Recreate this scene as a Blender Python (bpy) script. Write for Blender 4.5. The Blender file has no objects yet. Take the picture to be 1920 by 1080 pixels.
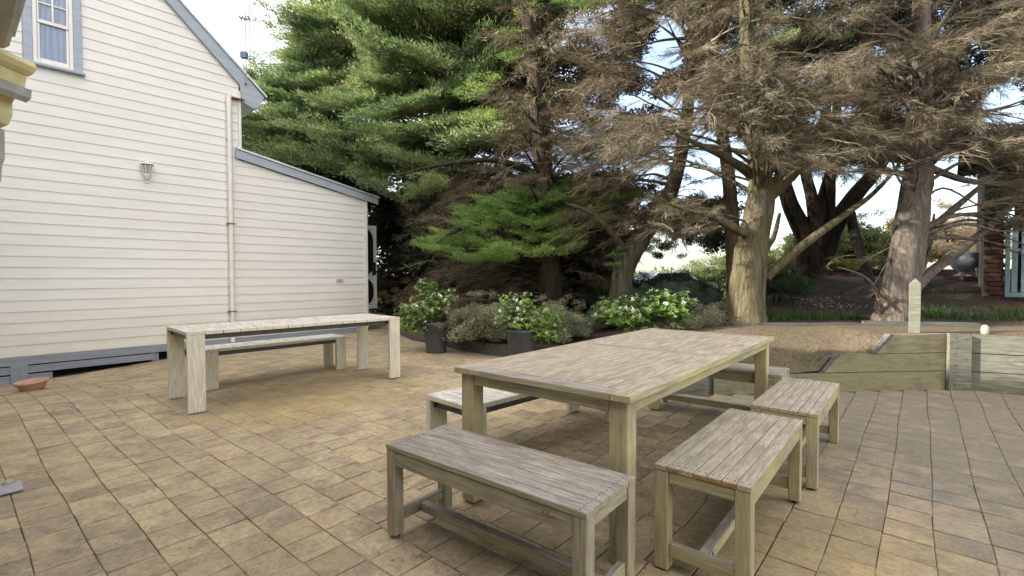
import bpy, bmesh, math, random
import numpy as np
from mathutils import Vector, Matrix, Euler
S = bpy.context.scene
COL = S.collection
R = math.radians
random.seed(7)

# ------------------------------------------------------------------ camera, sky, sun, exposure
CAM_H, CAM_F, CAM_P, CAM_R = 1.2476, 903.753, 0.023834, -0.0033
cam = bpy.data.cameras.new('camera')
cam_o = bpy.data.objects.new('camera', cam)
COL.objects.link(cam_o)
cam.sensor_width = 36.0
cam.lens = 36.0 * CAM_F / 1920.0
cam.clip_start = 0.05
cam.clip_end = 2000
cam_o.matrix_world = Matrix.Translation((0, 0, CAM_H)) @ Matrix.Rotation(math.pi / 2 - CAM_P, 4, 'X') @ Matrix.Rotation(CAM_R, 4, 'Z')
S.camera = cam_o

SUN_EL, SUN_DIR = R(24), Vector((-0.99, -0.10, 0)).normalized()      # direction TOWARDS the sun (horizontal part)
CLOUD = (7.8, 7.4, 6.95)                              # radiance of the cloud sheet, before the sky strength
world = bpy.data.worlds.new('World')
S.world = world
world.use_nodes = True
wn = world.node_tree
for n in list(wn.nodes):
    wn.nodes.remove(n)
sky = wn.nodes.new('ShaderNodeTexSky')
sky.sky_type = 'NISHITA'
sky.sun_disc = False
sky.sun_elevation = SUN_EL
sky.sun_rotation = math.atan2(SUN_DIR.x, SUN_DIR.y)
sky.air_density = 1.0
sky.dust_density = 2.0
sky.ozone_density = 1.0
bg = wn.nodes.new('ShaderNodeBackground')
bg.inputs['Strength'].default_value = 0.15
wo = wn.nodes.new('ShaderNodeOutputWorld')
# thin bright cloud over most of the sky, with a blue clearing
wtc = wn.nodes.new('ShaderNodeTexCoord')
wno = wn.nodes.new('ShaderNodeTexNoise')
wno.inputs['Scale'].default_value = 2.2
wno.inputs['Detail'].default_value = 6
wno.inputs['Roughness'].default_value = 0.6
wn.links.new(wtc.outputs['Generated'], wno.inputs['Vector'])
wrp = wn.nodes.new('ShaderNodeValToRGB')
wrp.color_ramp.elements[0].position = 0.36
wrp.color_ramp.elements[0].color = (0.35, 0.35, 0.35, 1)
wrp.color_ramp.elements[1].position = 0.60
wrp.color_ramp.elements[1].color = (0.92, 0.92, 0.92, 1)
wn.links.new(wno.outputs['Fac'], wrp.inputs['Fac'])
wmx = wn.nodes.new('ShaderNodeMix')
wmx.data_type = 'RGBA'
wsx = wn.nodes.new('ShaderNodeSeparateXYZ')
wn.links.new(wtc.outputs['Generated'], wsx.inputs[0])
wmr = wn.nodes.new('ShaderNodeMapRange')               # the haze is thicker on the side of the sun
wmr.inputs['From Min'].default_value = 0.50
wmr.inputs['From Max'].default_value = 0.95
wmr.inputs['To Min'].default_value = 1.0
wmr.inputs['To Max'].default_value = 0.10
wcl = wn.nodes.new('ShaderNodeMath')                   # the clearing in the cloud lies ahead and to the right
wcl.operation = 'MULTIPLY_ADD'
wcl.inputs[1].default_value = 0.8
wn.links.new(wsx.outputs['Y'], wcl.inputs[0])
wn.links.new(wsx.outputs['X'], wcl.inputs[2])
wn.links.new(wcl.outputs[0], wmr.inputs['Value'])
wml = wn.nodes.new('ShaderNodeMath')
wml.operation = 'MULTIPLY'
wn.links.new(wrp.outputs[0], wml.inputs[0])
wn.links.new(wmr.outputs[0], wml.inputs[1])
wn.links.new(wml.outputs[0], wmx.inputs['Factor'])
wn.links.new(sky.outputs[0], wmx.inputs['A'])
wmx.inputs['B'].default_value = (CLOUD[0], CLOUD[1], CLOUD[2], 1)
wn.links.new(wmx.outputs['Result'], bg.inputs[0])
wn.links.new(bg.outputs[0], wo.inputs[0])
sl = bpy.data.lights.new('sun', 'SUN')
sl.energy = 4.6
sl.angle = R(0.6)
sl.color = (1.0, 0.93, 0.82)
sun_o = bpy.data.objects.new('sun', sl)
COL.objects.link(sun_o)
sd = Vector((SUN_DIR.x * math.cos(SUN_EL), SUN_DIR.y * math.cos(SUN_EL), math.sin(SUN_EL)))
sun_o.rotation_euler = sd.to_track_quat('Z', 'Y').to_euler()
S.view_settings.view_transform = 'Standard'
S.view_settings.look = 'None'
S.view_settings.gamma = 1.0
S.view_settings.use_curve_mapping = False
S.view_settings.exposure = 1.72
S.render.engine = 'CYCLES'
S.cycles.max_bounces = 6
S.cycles.diffuse_bounces = 4
S.cycles.transparent_max_bounces = 4

# ------------------------------------------------------------------ measuring helpers
def at(u, v, y):
    """point seen in direction (u, v) of the 1920x1080 photograph, y metres in front of the camera"""
    a, b = u - 960.0, v - 539.45
    c, s = math.cos(CAM_R), math.sin(CAM_R)
    a, b = a * c + b * s, -a * s + b * c
    cp, sp = math.cos(CAM_P), math.sin(CAM_P)
    d = Vector((a, CAM_F * cp - b * sp, -b * cp - CAM_F * sp))
    return Vector((0, 0, CAM_H)) + d * (y / d.y)

WA = 0.8308126
WS = Vector((math.cos(WA), math.sin(WA), 0))          # along the house wall
WN = Vector((math.sin(WA), -math.cos(WA), 0))         # out of the house wall, towards the patio
W0 = Vector((-3.370, 11.119, 0))
TA = 0.868
TP = Vector((math.cos(TA), math.sin(TA), 0))
TQ = Vector((-math.sin(TA), math.cos(TA), 0))

def ss(a, b, x):
    t = min(1.0, max(0.0, (x - a) / (b - a)))
    return t * t * (3 - 2 * t)

def patio_h(x, y):
    """paving level: level at the furniture, dipping towards the left end of the house"""
    v = Vector((x, y, 0)) - W0
    s, d = v.dot(WS), v.dot(WN)
    h = -0.30 * ss(1.0, 7.0, -s) * (1 - ss(0.0, 3.4, d))
    h += 0.012 * math.sin(x * 1.7 + 0.6) * math.sin(y * 1.3)
    h -= 0.006
    return h

def garden_h(x, y):
    r = ss(0.4, 3.2, x)
    low = 0.16 + 0.03 * max(0, y - 8)
    low = min(low, 0.3)
    az = ss(.40, .58, x / max(y, 1.0))
    hi = 0.17 + 0.40 * ss(4.95, 6.25, y)
    hi = max(hi, 0.18 + (0.21 * ss(3.28, 3.50, x) + 0.20 * ss(3.88, 4.10, x)) * ss(5.0, 5.2, y + 0.42 * max(0.0, x - 4.9)))
    hi += 0.62 * ss(6.8, 12.0, y) * az
    hi -= (0.9 * az + 0.62 * (1 - az)) * ss(15 - 5 * (1 - az), 30 - 12 * (1 - az), y)
    low2 = low - 0.25 * ss(14, 24, y)
    h = low2 * (1 - r) + hi * r
    return h + 0.012 * math.sin(x * 5.1) * math.sin(y * 4.3 + 1)

# ------------------------------------------------------------------ object helpers
def mesh_of(name, verts, faces, smooth=False):
    m = bpy.data.meshes.new(name)
    m.from_pydata([tuple(v) for v in verts], [], faces)
    m.update()
    if smooth:
        m.polygons.foreach_set('use_smooth', [True] * len(m.polygons))
    return m

def put(name, mesh, mat=None, parent=None, mtx=None, kind=None, label=None):
    o = bpy.data.objects.new(name, mesh)
    COL.objects.link(o)
    if mat is not None and len(mesh.materials) == 0:
        mesh.materials.append(mat)
    if parent is not None:
        o.parent = parent
    if mtx is not None:
        o.matrix_local = mtx
    if kind:
        o['kind'] = kind
    if label:
        o['label'] = label
    return o

def thing(name, label, cat, loc=(0, 0, 0), rz=0.0, group=None):
    o = bpy.data.objects.new(name, None)
    COL.objects.link(o)
    o.empty_display_size = 0.1
    o.location = loc
    o.rotation_euler = (0, 0, rz)
    o['label'] = label
    o['category'] = cat
    if group:
        o['group'] = group
    return o

def tag(o, label, cat, group=None):
    o['label'] = label
    o['category'] = cat
    if group:
        o['group'] = group
    return o

_box = {}
def box_mesh(L, W, T, bev=0.003, mat=None, key=''):
    k = (round(L, 4), round(W, 4), round(T, 4), bev, mat.name if mat else '', key)
    if k in _box:
        return _box[k]
    b = min(bev, L * .3, W * .3, T * .3)
    bm = bmesh.new()
    bmesh.ops.create_cube(bm, size=1.0)
    bmesh.ops.scale(bm, vec=(L, W, T), verts=bm.verts)
    if bev > 0:
        bmesh.ops.bevel(bm, geom=list(bm.edges), offset=b, segments=1, affect='EDGES')
    m = bpy.data.meshes.new('box')
    bm.to_mesh(m)
    bm.free()
    if mat:
        m.materials.append(mat)
    _box[k] = m
    return m

def frame_from(xdir, up):
    x = Vector(xdir).normalized()
    z = Vector(up)
    z = (z - x * z.dot(x)).normalized()
    y = z.cross(x)
    return Matrix((x, y, z)).transposed().to_4x4()

def bar(name, p0, p1, W, T, mat, parent, up=(0, 0, 1), bev=0.003, label=None, jit=0.0):
    """box from p0 to p1 (centre line), W wide, T thick along up"""
    p0, p1 = Vector(p0), Vector(p1)
    m = box_mesh((p1 - p0).length, W, T, bev, mat)
    F = frame_from(p1 - p0, up)
    if jit:
        F = F @ Euler((random.uniform(-jit, jit), random.uniform(-jit, jit) * .3, random.uniform(-jit, jit) * .3)).to_matrix().to_4x4()
    return put(name, m, None, parent, Matrix.Translation((p0 + p1) / 2) @ F, label=label)

def lathe(name, prof, seg=28, smooth=True, sx=1, sy=1):
    verts, faces = [], []
    n = len(prof)
    for i in range(seg):
        a = 2 * math.pi * i / seg
        for r, z in prof:
            verts.append((r * math.cos(a) * sx, r * math.sin(a) * sy, z))
    for i in range(seg):
        j = (i + 1) % seg
        for k in range(n - 1):
            faces.append((i * n + k, j * n + k, j * n + k + 1, i * n + k + 1))
    return mesh_of(name, verts, faces, smooth)

def prism(name, poly, y0, y1):
    """polygon in x,z extruded from y0 to y1"""
    n = len(poly)
    v = [(x, y0, z) for x, z in poly] + [(x, y1, z) for x, z in poly]
    f = [tuple(range(n)), tuple(range(2 * n - 1, n - 1, -1))]
    for i in range(n):
        j = (i + 1) % n
        f.append((i, i + n, j + n, j))
    m = mesh_of(name, v, f)
    bm = bmesh.new(); bm.from_mesh(m); bmesh.ops.recalc_face_normals(bm, faces=bm.faces); bm.to_mesh(m); bm.free()
    return m

# ------------------------------------------------------------------ material helpers
class NT:
    def __init__(self, name, rough=0.8, spec=0.3):
        self.m = bpy.data.materials.new(name)
        self.m.use_nodes = True
        self.t = self.m.node_tree
        self.b = self.t.nodes['Principled BSDF']
        self.b.inputs['Roughness'].default_value = rough
        self.b.inputs['Specular IOR Level'].default_value = spec
    def n(self, typ, **kw):
        nd = self.t.nodes.new(typ)
        for k, v in kw.items():
            if hasattr(nd, k):
                setattr(nd, k, v)
        return nd
    def l(self, a, b):
        self.t.links.new(a, b)
    def pos(self):
        return self.n('ShaderNodeNewGeometry').outputs['Position']
    def obj(self, scale=(1, 1, 1), rnd=30.0):
        tc = self.n('ShaderNodeTexCoord')
        oi = self.n('ShaderNodeObjectInfo')
        mu = self.n('ShaderNodeMath', operation='MULTIPLY')
        mu.inputs[1].default_value = rnd
        self.l(oi.outputs['Random'], mu.inputs[0])
        mp = self.n('ShaderNodeMapping')
        mp.inputs['Scale'].default_value = scale
        self.l(tc.outputs['Object'], mp.inputs['Vector'])
        self.l(mu.outputs[0], mp.inputs['Location'])
        return mp.outputs[0]
    def scaled(self, vec, scale):
        mp = self.n('ShaderNodeMapping')
        mp.inputs['Scale'].default_value = scale
        self.l(vec, mp.inputs['Vector'])
        return mp.outputs[0]
    def noise(self, vec, scale=1.0, detail=4, rough=0.6, dist=0.0):
        nd = self.n('ShaderNodeTexNoise')
        nd.inputs['Scale'].default_value = scale
        nd.inputs['Detail'].default_value = detail
        nd.inputs['Roughness'].default_value = rough
        nd.inputs['Distortion'].default_value = dist
        self.l(vec, nd.inputs['Vector'])
        return nd.outputs['Fac']
    def ramp(self, fac, stops, interp='LINEAR'):
        r = self.n('ShaderNodeValToRGB')
        cr = r.color_ramp
        cr.interpolation = interp
        while len(cr.elements) < len(stops):
            cr.elements.new(0.5)
        for e, (p, c) in zip(cr.elements, stops):
            e.position = p
            e.color = (c, c, c, 1) if isinstance(c, (int, float)) else (*c, 1)
        self.l(fac, r.inputs['Fac'])
        return r.outputs['Color']
    def mix(self, fac, a, b, mode='MIX'):
        x = self.n('ShaderNodeMix', data_type='RGBA', blend_type=mode)
        for s, v in ((x.inputs['Factor'], fac), (x.inputs['A'], a), (x.inputs['B'], b)):
            if isinstance(v, (int, float)):
                s.default_value = v
            elif isinstance(v, tuple):
                s.default_value = (*v, 1)
            else:
                self.l(v, s)
        return x.outputs['Result']
    def math(self, op, a, b=None, clamp=False):
        x = self.n('ShaderNodeMath', operation=op)
        x.use_clamp = clamp
        for s, v in ((x.inputs[0], a), (x.inputs[1], b)):
            if v is None:
                continue
            if isinstance(v, (int, float)):
                s.default_value = v
            else:
                self.l(v, s)
        return x.outputs[0]
    def col(self, c):
        if isinstance(c, tuple):
            self.b.inputs['Base Color'].default_value = (*c, 1)
        else:
            self.l(c, self.b.inputs['Base Color'])
        return self
    def bump(self, h, strength=0.4, dist=0.01):
        bp = self.n('ShaderNodeBump')
        bp.inputs['Strength'].default_value = strength
        bp.inputs['Distance'].default_value = dist
        self.l(h, bp.inputs['Height'])
        self.l(bp.outputs[0], self.b.inputs['Normal'])
        return self
    def nz(self):
        g = self.n('ShaderNodeNewGeometry')
        sx = self.n('ShaderNodeSeparateXYZ')
        self.l(g.outputs['Normal'], sx.inputs[0])
        return self.math('ABSOLUTE', sx.outputs['Z'])

def mat_wood(name, dark, mid, light, algae=(0.20, 0.19, 0.07), algae_amt=0.7, grain=60.0, top_grey=None):
    w = NT(name, 0.82, 0.25)
    v = w.obj((5.5, grain * 1.25, grain * 1.25))
    g = w.noise(v, 1.0, 6, 0.65, 0.3)
    g2 = w.noise(w.obj((6, grain * 3, grain * 3)), 1.0, 3, 0.6)
    c = w.ramp(g, [(0.30, dark), (0.50, mid), (0.72, light)])
    c = w.mix(w.ramp(g2, [(0.40, 0.55), (0.60, 0.0)]), c, tuple(x * .55 for x in dark))
    # weather blotches
    bl = w.noise(w.obj((5, 16, 16)), 1.0, 6, 0.75)
    c = w.mix(w.ramp(bl, [(0.40, 0.0), (0.66, 0.45)]), c, tuple(x * .62 for x in mid))
    bl2 = w.noise(w.pos(), 2.3, 4, 0.6)
    if top_grey:
        up = w.ramp(w.nz(), [(0.5, 0.0), (0.85, 1.0)])
        c = w.mix(w.math('MULTIPLY', up, 0.75), c, w.ramp(g, [(0.34, tuple(x * .60 for x in top_grey)), (0.52, top_grey), (0.68, tuple(x * 1.22 for x in top_grey))]))
        c = w.mix(w.math('MULTIPLY', up, w.ramp(bl, [(0.44, 0.0), (0.60, 0.62)])), c, tuple(x * .46 for x in top_grey))
        sp = w.noise(w.obj((30, 170, 170)), 1.0, 2, 0.5)
        c = w.mix(w.math('MULTIPLY', up, w.ramp(sp, [(0.55, 0.0), (0.68, 0.55)])), c, tuple(x * .38 for x in top_grey))
    side = w.ramp(w.nz(), [(0.3, 1.0), (0.8, 0.12)])
    af = w.math('MULTIPLY', side, w.math('MULTIPLY', w.ramp(bl2, [(0.36, 0.15), (0.60, 1.0)]), algae_amt))
    c = w.mix(af, c, w.mix(g, tuple(x * .75 for x in algae), tuple(x * 1.35 for x in algae)))
    w.col(c)
    w.bump(w.math('ADD', g, w.math('MULTIPLY', g2, 0.5)), 0.5, 0.004)
    return w.m

M = {}
M['teak'] = mat_wood('weathered_teak', (0.22, 0.175, 0.12), (0.40, 0.335, 0.235), (0.54, 0.465, 0.35), algae=(0.43, 0.385, 0.17), top_grey=(0.385, 0.33, 0.265))
M['teak_bench'] = mat_wood('weathered_bench_teak', (0.21, 0.17, 0.12), (0.37, 0.315, 0.23), (0.50, 0.435, 0.33), algae=(0.38, 0.35, 0.145), top_grey=(0.335, 0.29, 0.245))
M['teak_old'] = mat_wood('old_grey_teak', (0.20, 0.17, 0.13), (0.37, 0.32, 0.25), (0.50, 0.45, 0.37), algae=(0.37, 0.34, 0.16), algae_amt=0.5, top_grey=(0.295, 0.26, 0.24))
M['teak_pale'] = mat_wood('pale_bleached_timber', (0.52, 0.46, 0.37), (0.66, 0.60, 0.51), (0.74, 0.69, 0.60), algae=(0.56, 0.52, 0.32), algae_amt=0.45, grain=35, top_grey=(0.60, 0.57, 0.53))
M['pine'] = mat_wood('treated_pine_sleeper', (0.10, 0.088, 0.058), (0.19, 0.168, 0.112), (0.28, 0.25, 0.175), algae=(0.20, 0.185, 0.10), algae_amt=0.7, grain=22)
M['pine_dark'] = mat_wood('dark_grey_sleeper', (0.05, 0.05, 0.048), (0.10, 0.10, 0.095), (0.16, 0.158, 0.145), algae=(0.09, 0.10, 0.07), algae_amt=0.5, grain=22)
M['pine_grey'] = mat_wood('old_grey_sleeper', (0.085, 0.078, 0.062), (0.17, 0.155, 0.125), (0.26, 0.24, 0.195), algae=(0.12, 0.14, 0.10), algae_amt=0.5, grain=22)

w = NT('fresh_end_grain', 0.8); g = w.noise(w.obj((40, 40, 40)), 1, 3); w.col(w.ramp(g, [(0.3, (0.22, 0.10, 0.035)), (0.7, (0.36, 0.19, 0.08))])); M['endgrain'] = w.m
w = NT('dark_end_grain', 0.9); g = w.noise(w.obj((30, 30, 30)), 1, 4); w.col(w.ramp(g, [(0.3, (0.05, 0.048, 0.045)), (0.7, (0.13, 0.125, 0.11))])); w.bump(g, .6, .01); M['enddark'] = w.m
w = NT('dark_steel', 0.45, 0.5); g = w.noise(w.obj((8, 8, 8)), 1, 4); w.col(w.ramp(g, [(0.3, (0.028, 0.028, 0.03)), (0.7, (0.055, 0.055, 0.058))])); M['steel'] = w.m
w = NT('black_rubber', 0.8, 0.3); w.col((0.012, 0.012, 0.012)); M['rubber'] = w.m

# painted weatherboard
w = NT('cream_painted_board', 0.5, 0.35)
v = w.obj((1.5, 14, 14))
g = w.noise(v, 1, 5, 0.6)
c = w.ramp(g, [(0.25, (0.61, 0.595, 0.57)), (0.6, (0.68, 0.665, 0.64))])
st = w.noise(w.pos(), 1.1, 4, 0.6)
c = w.mix(w.ramp(st, [(0.45, 0.0), (0.75, 0.30)]), c, (0.62, 0.58, 0.50))
sx = w.n('ShaderNodeSeparateXYZ'); w.l(w.pos(), sx.inputs[0])
lowz = w.ramp(w.math('MULTIPLY', sx.outputs['Z'], 0.5), [(0.0, 0.8), (0.6, 0.0)])
dn = w.noise(w.scaled(w.pos(), (3, 3, 9)), 1, 4, .6)
c = w.mix(w.math('MULTIPLY', lowz, w.ramp(dn, [(0.3, 0.2), (0.7, 0.9)])), c, (0.58, 0.525, 0.39))
w.col(c); w.bump(w.noise(w.obj((2, 60, 60)), 1, 4), 0.12, 0.003)
M['board'] = w.m
w = NT('cream_trim_paint', 0.45, 0.4); g = w.noise(w.pos(), 5, 4); w.col(w.ramp(g, [(0.3, (0.61, 0.59, 0.55)), (0.7, (0.69, 0.675, 0.635))])); M['trim'] = w.m
w = NT('blue_grey_paint', 0.5, 0.4); g = w.noise(w.obj((1.5, 20, 20)), 1, 5); w.col(w.ramp(g, [(0.3, (0.25, 0.29, 0.345)), (0.7, (0.33, 0.375, 0.43))])); M['blue'] = w.m
w = NT('blue_grey_plinth_paint', 0.6, 0.3); g = w.noise(w.obj((1.5, 25, 25)), 1, 5); w.col(w.ramp(g, [(0.3, (0.19, 0.215, 0.245)), (0.7, (0.27, 0.295, 0.33))])); M['plinth'] = w.m
w = NT('galvanised_roof', 0.4, 0.5); w.b.inputs['Metallic'].default_value = 0.4; g = w.noise(w.obj((2, 12, 12)), 1, 4); w.col(w.ramp(g, [(0.3, (0.38, 0.40, 0.42)), (0.7, (0.52, 0.54, 0.56))])); M['roof'] = w.m
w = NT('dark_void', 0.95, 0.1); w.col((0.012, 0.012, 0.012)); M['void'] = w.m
w = NT('rust', 0.9, 0.2); g = w.noise(w.pos(), 60, 4); w.col(w.ramp(g, [(0.35, (0.16, 0.06, 0.02)), (0.65, (0.33, 0.20, 0.12))])); M['rust'] = w.m
w = NT('window_glass', 0.06, 0.6); w.col((0.30, 0.38, 0.52)); w.b.inputs['Alpha'].default_value = 0.35; M['glass'] = w.m
w = NT('sheer_curtain', 0.8, 0.2)
wv = w.n('ShaderNodeTexWave'); wv.inputs['Scale'].default_value = 5.0; wv.inputs['Distortion'].default_value = 9.0; wv.inputs['Detail'].default_value = 3.0; wv.inputs['Detail Scale'].default_value = 0.6; w.l(w.obj((1, .25, .25), 0), wv.inputs['Vector'])
w.col(w.ramp(wv.outputs['Fac'], [(0.0, (0.22, 0.27, 0.40)), (1.0, (0.50, 0.56, 0.68))])); M['curtain'] = w.m
w = NT('yellow_weathered_paint', 0.6, 0.3); g = w.noise(w.pos(), 9, 5, .65); c = w.ramp(g, [(0.3, (0.58, 0.46, 0.20)), (0.6, (0.70, 0.60, 0.33)), (0.8, (0.72, 0.66, 0.48))])
rn = w.noise(w.pos(), 13, 3, .5); c = w.mix(w.ramp(rn, [(0.70, 0.0), (0.74, 0.9)]), c, (0.28, 0.10, 0.03)); w.col(c); w.bump(g, .3, .004); M['yellow'] = w.m
w = NT('grey_weathered_paint', 0.6, 0.3); g = w.noise(w.obj((2, 12, 12)), 1, 5, .65); w.col(w.ramp(g, [(0.3, (0.30, 0.28, 0.24)), (0.7, (0.46, 0.44, 0.40))])); M['greypaint'] = w.m

# pavers
w = NT('concrete_paver', 0.88, 0.25)
P_ = w.pos()
big = w.noise(P_, 0.55, 5, 0.65)
at_ = w.n('ShaderNodeAttribute', attribute_name='tone', attribute_type='GEOMETRY')
jm = w.n('ShaderNodeVectorMath', operation='MULTIPLY_ADD')
cb = w.n('ShaderNodeCombineXYZ')
for k_i in range(3):
    w.l(at_.outputs['Fac'], cb.inputs[k_i])
w.l(cb.outputs[0], jm.inputs[0]); jm.inputs[1].default_value = (1.1, 0.9, 1.3); w.l(P_, jm.inputs[2])
med = w.noise(jm.outputs[0], 3.6, 7, 0.75, 0.4)
fine = w.noise(P_, 75, 4, 0.75)
c = w.ramp(at_.outputs['Fac'], [(0.0, (0.31, 0.25, 0.155)), (0.35, (0.41, 0.325, 0.20)), (0.65, (0.48, 0.375, 0.225)), (1.0, (0.46, 0.385, 0.265))])
c = w.mix(w.ramp(med, [(0.45, 0.0), (0.62, 0.66)]), c, (0.15, 0.13, 0.105))
yel = w.ramp(big, [(0.50, 0.0), (0.64, 0.45)])
c = w.mix(yel, c, (0.29, 0.225, 0.085))
sx = w.n('ShaderNodeSeparateXYZ'); w.l(P_, sx.inputs[0])
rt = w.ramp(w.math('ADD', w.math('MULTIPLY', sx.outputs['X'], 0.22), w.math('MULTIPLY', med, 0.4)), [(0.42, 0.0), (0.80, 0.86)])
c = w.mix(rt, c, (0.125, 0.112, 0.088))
# yellow algae patch under the long pale table, dark spill on the right
def spot(cx, cy, r0, r1):
    vm = w.n('ShaderNodeVectorMath', operation='DISTANCE'); w.l(P_, vm.inputs[0]); vm.inputs[1].default_value = (cx, cy, 0)
    return w.ramp(w.math('ADD', w.math('DIVIDE', vm.outputs['Value'], r1), w.math('MULTIPLY', w.math('SUBTRACT', med, 0.5), 0.7)), [(r0, 1.0), (1.0, 0.0)])
c = w.mix(w.math('MULTIPLY', spot(-2.0, 5.0, 0.15, 1.25), 0.42), c, (0.40, 0.285, 0.07))
c = w.mix(w.math('MULTIPLY', spot(1.35, 2.25, 0.3, 0.85), 0.5), c, (0.30, 0.215, 0.07))
c = w.mix(w.math('MULTIPLY', spot(2.42, 2.78, 0.2, 0.2), 0.45), c, (0.11, 0.115, 0.125))
pk = w.noise(P_, 5.5, 4, 0.6)
c = w.mix(w.ramp(pk, [(0.52, 0.0), (0.68, 0.38)]), c, (0.38, 0.275, 0.18))
mot = w.noise(P_, 34, 5, 0.8)
gr = w.noise(P_, 1.25, 6, 0.72, 0.6)
c = w.mix(w.ramp(gr, [(0.47, 0.0), (0.66, 0.36)]), c, (0.17, 0.145, 0.12))
c = w.mix(w.ramp(mot, [(0.36, 0.45), (0.56, 0.0)]), c, (0.12, 0.10, 0.08))
c = w.mix(w.ramp(fine, [(0.30, 0.45), (0.44, 0.0)]), c, (0.09, 0.075, 0.055))
c = w.mix(w.ramp(fine, [(0.60, 0.0), (0.70, 0.5)]), c, (0.50, 0.46, 0.39))
w.col(c); w.bump(w.math('ADD', fine, med), 0.55, 0.006)
M['paver'] = w.m
w = NT('joint_soil', 0.95, 0.1); a = w.noise(w.pos(), 6, 5, .7); w.col(w.ramp(a, [(0.35, (0.06, 0.045, 0.03)), (0.6, (0.11, 0.085, 0.055)), (0.75, (0.07, 0.095, 0.03))])); w.bump(w.noise(w.pos(), 120, 3), .6, .004); M['joint'] = w.m
w = NT('grey_concrete', 0.85, 0.3); a = w.noise(w.pos(), 30, 5, .7); w.col(w.ramp(a, [(0.3, (0.25, 0.25, 0.26)), (0.7, (0.36, 0.36, 0.37))])); M['concrete'] = w.m

# garden soil and sandy path
w = NT('garden_ground', 0.95, 0.1)
P_ = w.pos()
f1 = w.noise(P_, 30, 6, .8); f2 = w.noise(P_, 1.6, 5, .65); f3 = w.noise(P_, 90, 3, .7)
soil = w.ramp(f1, [(0.3, (0.028, 0.022, 0.017)), (0.55, (0.075, 0.055, 0.04)), (0.72, (0.14, 0.11, 0.085))])
sand = w.ramp(f1, [(0.3, (0.055, 0.043, 0.028)), (0.5, (0.115, 0.091, 0.061)), (0.72, (0.19, 0.155, 0.11))])
grass = w.ramp(f1, [(0.3, (0.05, 0.07, 0.02)), (0.7, (0.15, 0.19, 0.05))])
sx = w.n('ShaderNodeSeparateXYZ'); w.l(P_, sx.inputs[0])
X_, Y_ = sx.outputs['X'], sx.outputs['Y']
wob = w.math('MULTIPLY', w.math('SUBTRACT', f2, 0.5), 0.9)
ins = w.math('MULTIPLY', w.ramp(w.math('ADD', w.math('SUBTRACT', X_, 2.0), wob), [(0.0, 0.0), (0.5, 1.0)]),
             w.ramp(w.math('ADD', w.math('SUBTRACT', w.math('ADD', Y_, w.math('MULTIPLY', X_, 0.15)), 6.35), w.math('MULTIPLY', wob, 0.3)), [(0.60, 1.0), (0.72, 0.0)]))
c = w.mix(ins, soil, sand)
far = w.ramp(w.math('MULTIPLY', Y_, 0.05), [(0.58, 0.0), (0.68, 1.0)])
c = w.mix(far, c, grass)
w.col(c); w.bump(w.math('ADD', f1, f3), 0.8, 0.02)
M['garden'] = w.m
w = NT('far_grass', 0.95, 0.1); f = w.noise(w.pos(), 0.4, 6, .7); w.col(w.ramp(f, [(0.3, (0.06, 0.08, 0.025)), (0.7, (0.15, 0.17, 0.06))])); M['grassland'] = w.m

def mat_bark(name, a, b, c_, moss=0.5, sc=1.0):
    w = NT(name, 0.92, 0.15)
    v = w.scaled(w.n('ShaderNodeTexCoord').outputs['Object'], (14 * sc, 14 * sc, 2.6 * sc))
    g = w.noise(v, 1, 7, .7, .6)
    c = w.ramp(g, [(0.32, a), (0.5, b), (0.68, c_)])
    m = w.noise(w.pos(), 2.2, 4, .6)
    c = w.mix(w.ramp(m, [(0.40, 0.0), (0.62, moss)]), c, (0.115, 0.105, 0.028))
    w.col(c); w.bump(g, 1.0, 0.09)
    return w.m
M['bark_olive'] = mat_bark('mossy_bark', (0.04, 0.033, 0.02), (0.115, 0.098, 0.066), (0.195, 0.17, 0.122), 0.42)
M['bark_pink'] = mat_bark('grey_pink_bark', (0.055, 0.042, 0.035), (0.15, 0.122, 0.105), (0.24, 0.205, 0.18), 0.12)
M['bark_dark'] = mat_bark('dark_bark', (0.018, 0.014, 0.011), (0.04, 0.032, 0.025), (0.075, 0.06, 0.048), 0.1)
M['bark_brown'] = mat_bark('brown_bark', (0.05, 0.035, 0.022), (0.11, 0.082, 0.055), (0.18, 0.14, 0.10), 0.25)

def mat_leaf(name, cols, sc=1.2, sc2=9.0, transl=0.25, rough=0.6):
    w = NT(name, rough, 0.3)
    P_ = w.pos()
    a = w.noise(P_, sc, 3, .6); b = w.noise(P_, sc2, 3, .7)
    tn = w.n('ShaderNodeAttribute', attribute_name='tone', attribute_type='GEOMETRY').outputs['Fac']
    f = w.math('ADD', w.math('ADD', w.math('MULTIPLY', a, 0.36), w.math('MULTIPLY', b, 0.32)), w.math('MULTIPLY', tn, 0.32))
    n = len(cols)
    c = w.ramp(f, [(0.34 + 0.32 * i / (n - 1), cols[i]) for i in range(n)])
    w.col(c)
    if transl:
        tr = w.n('ShaderNodeBsdfTranslucent'); w.l(c, tr.inputs['Color'])
        mx = w.n('ShaderNodeMixShader'); mx.inputs[0].default_value = transl
        out = w.t.nodes['Material Output']
        w.l(w.b.outputs[0], mx.inputs[1]); w.l(tr.outputs[0], mx.inputs[2]); w.l(mx.outputs[0], out.inputs['Surface'])
    return w.m
M['cypress'] = mat_leaf('cypress_foliage', [(0.05, 0.095, 0.042), (0.12, 0.19, 0.075), (0.26, 0.34, 0.13), (0.50, 0.53, 0.25)], 0.9, 5, 0.35)
M['cypress_bright'] = mat_leaf('young_cypress_foliage', [(0.055, 0.13, 0.035), (0.12, 0.235, 0.055), (0.22, 0.34, 0.075), (0.40, 0.42, 0.12)], 1.3, 7)
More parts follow.
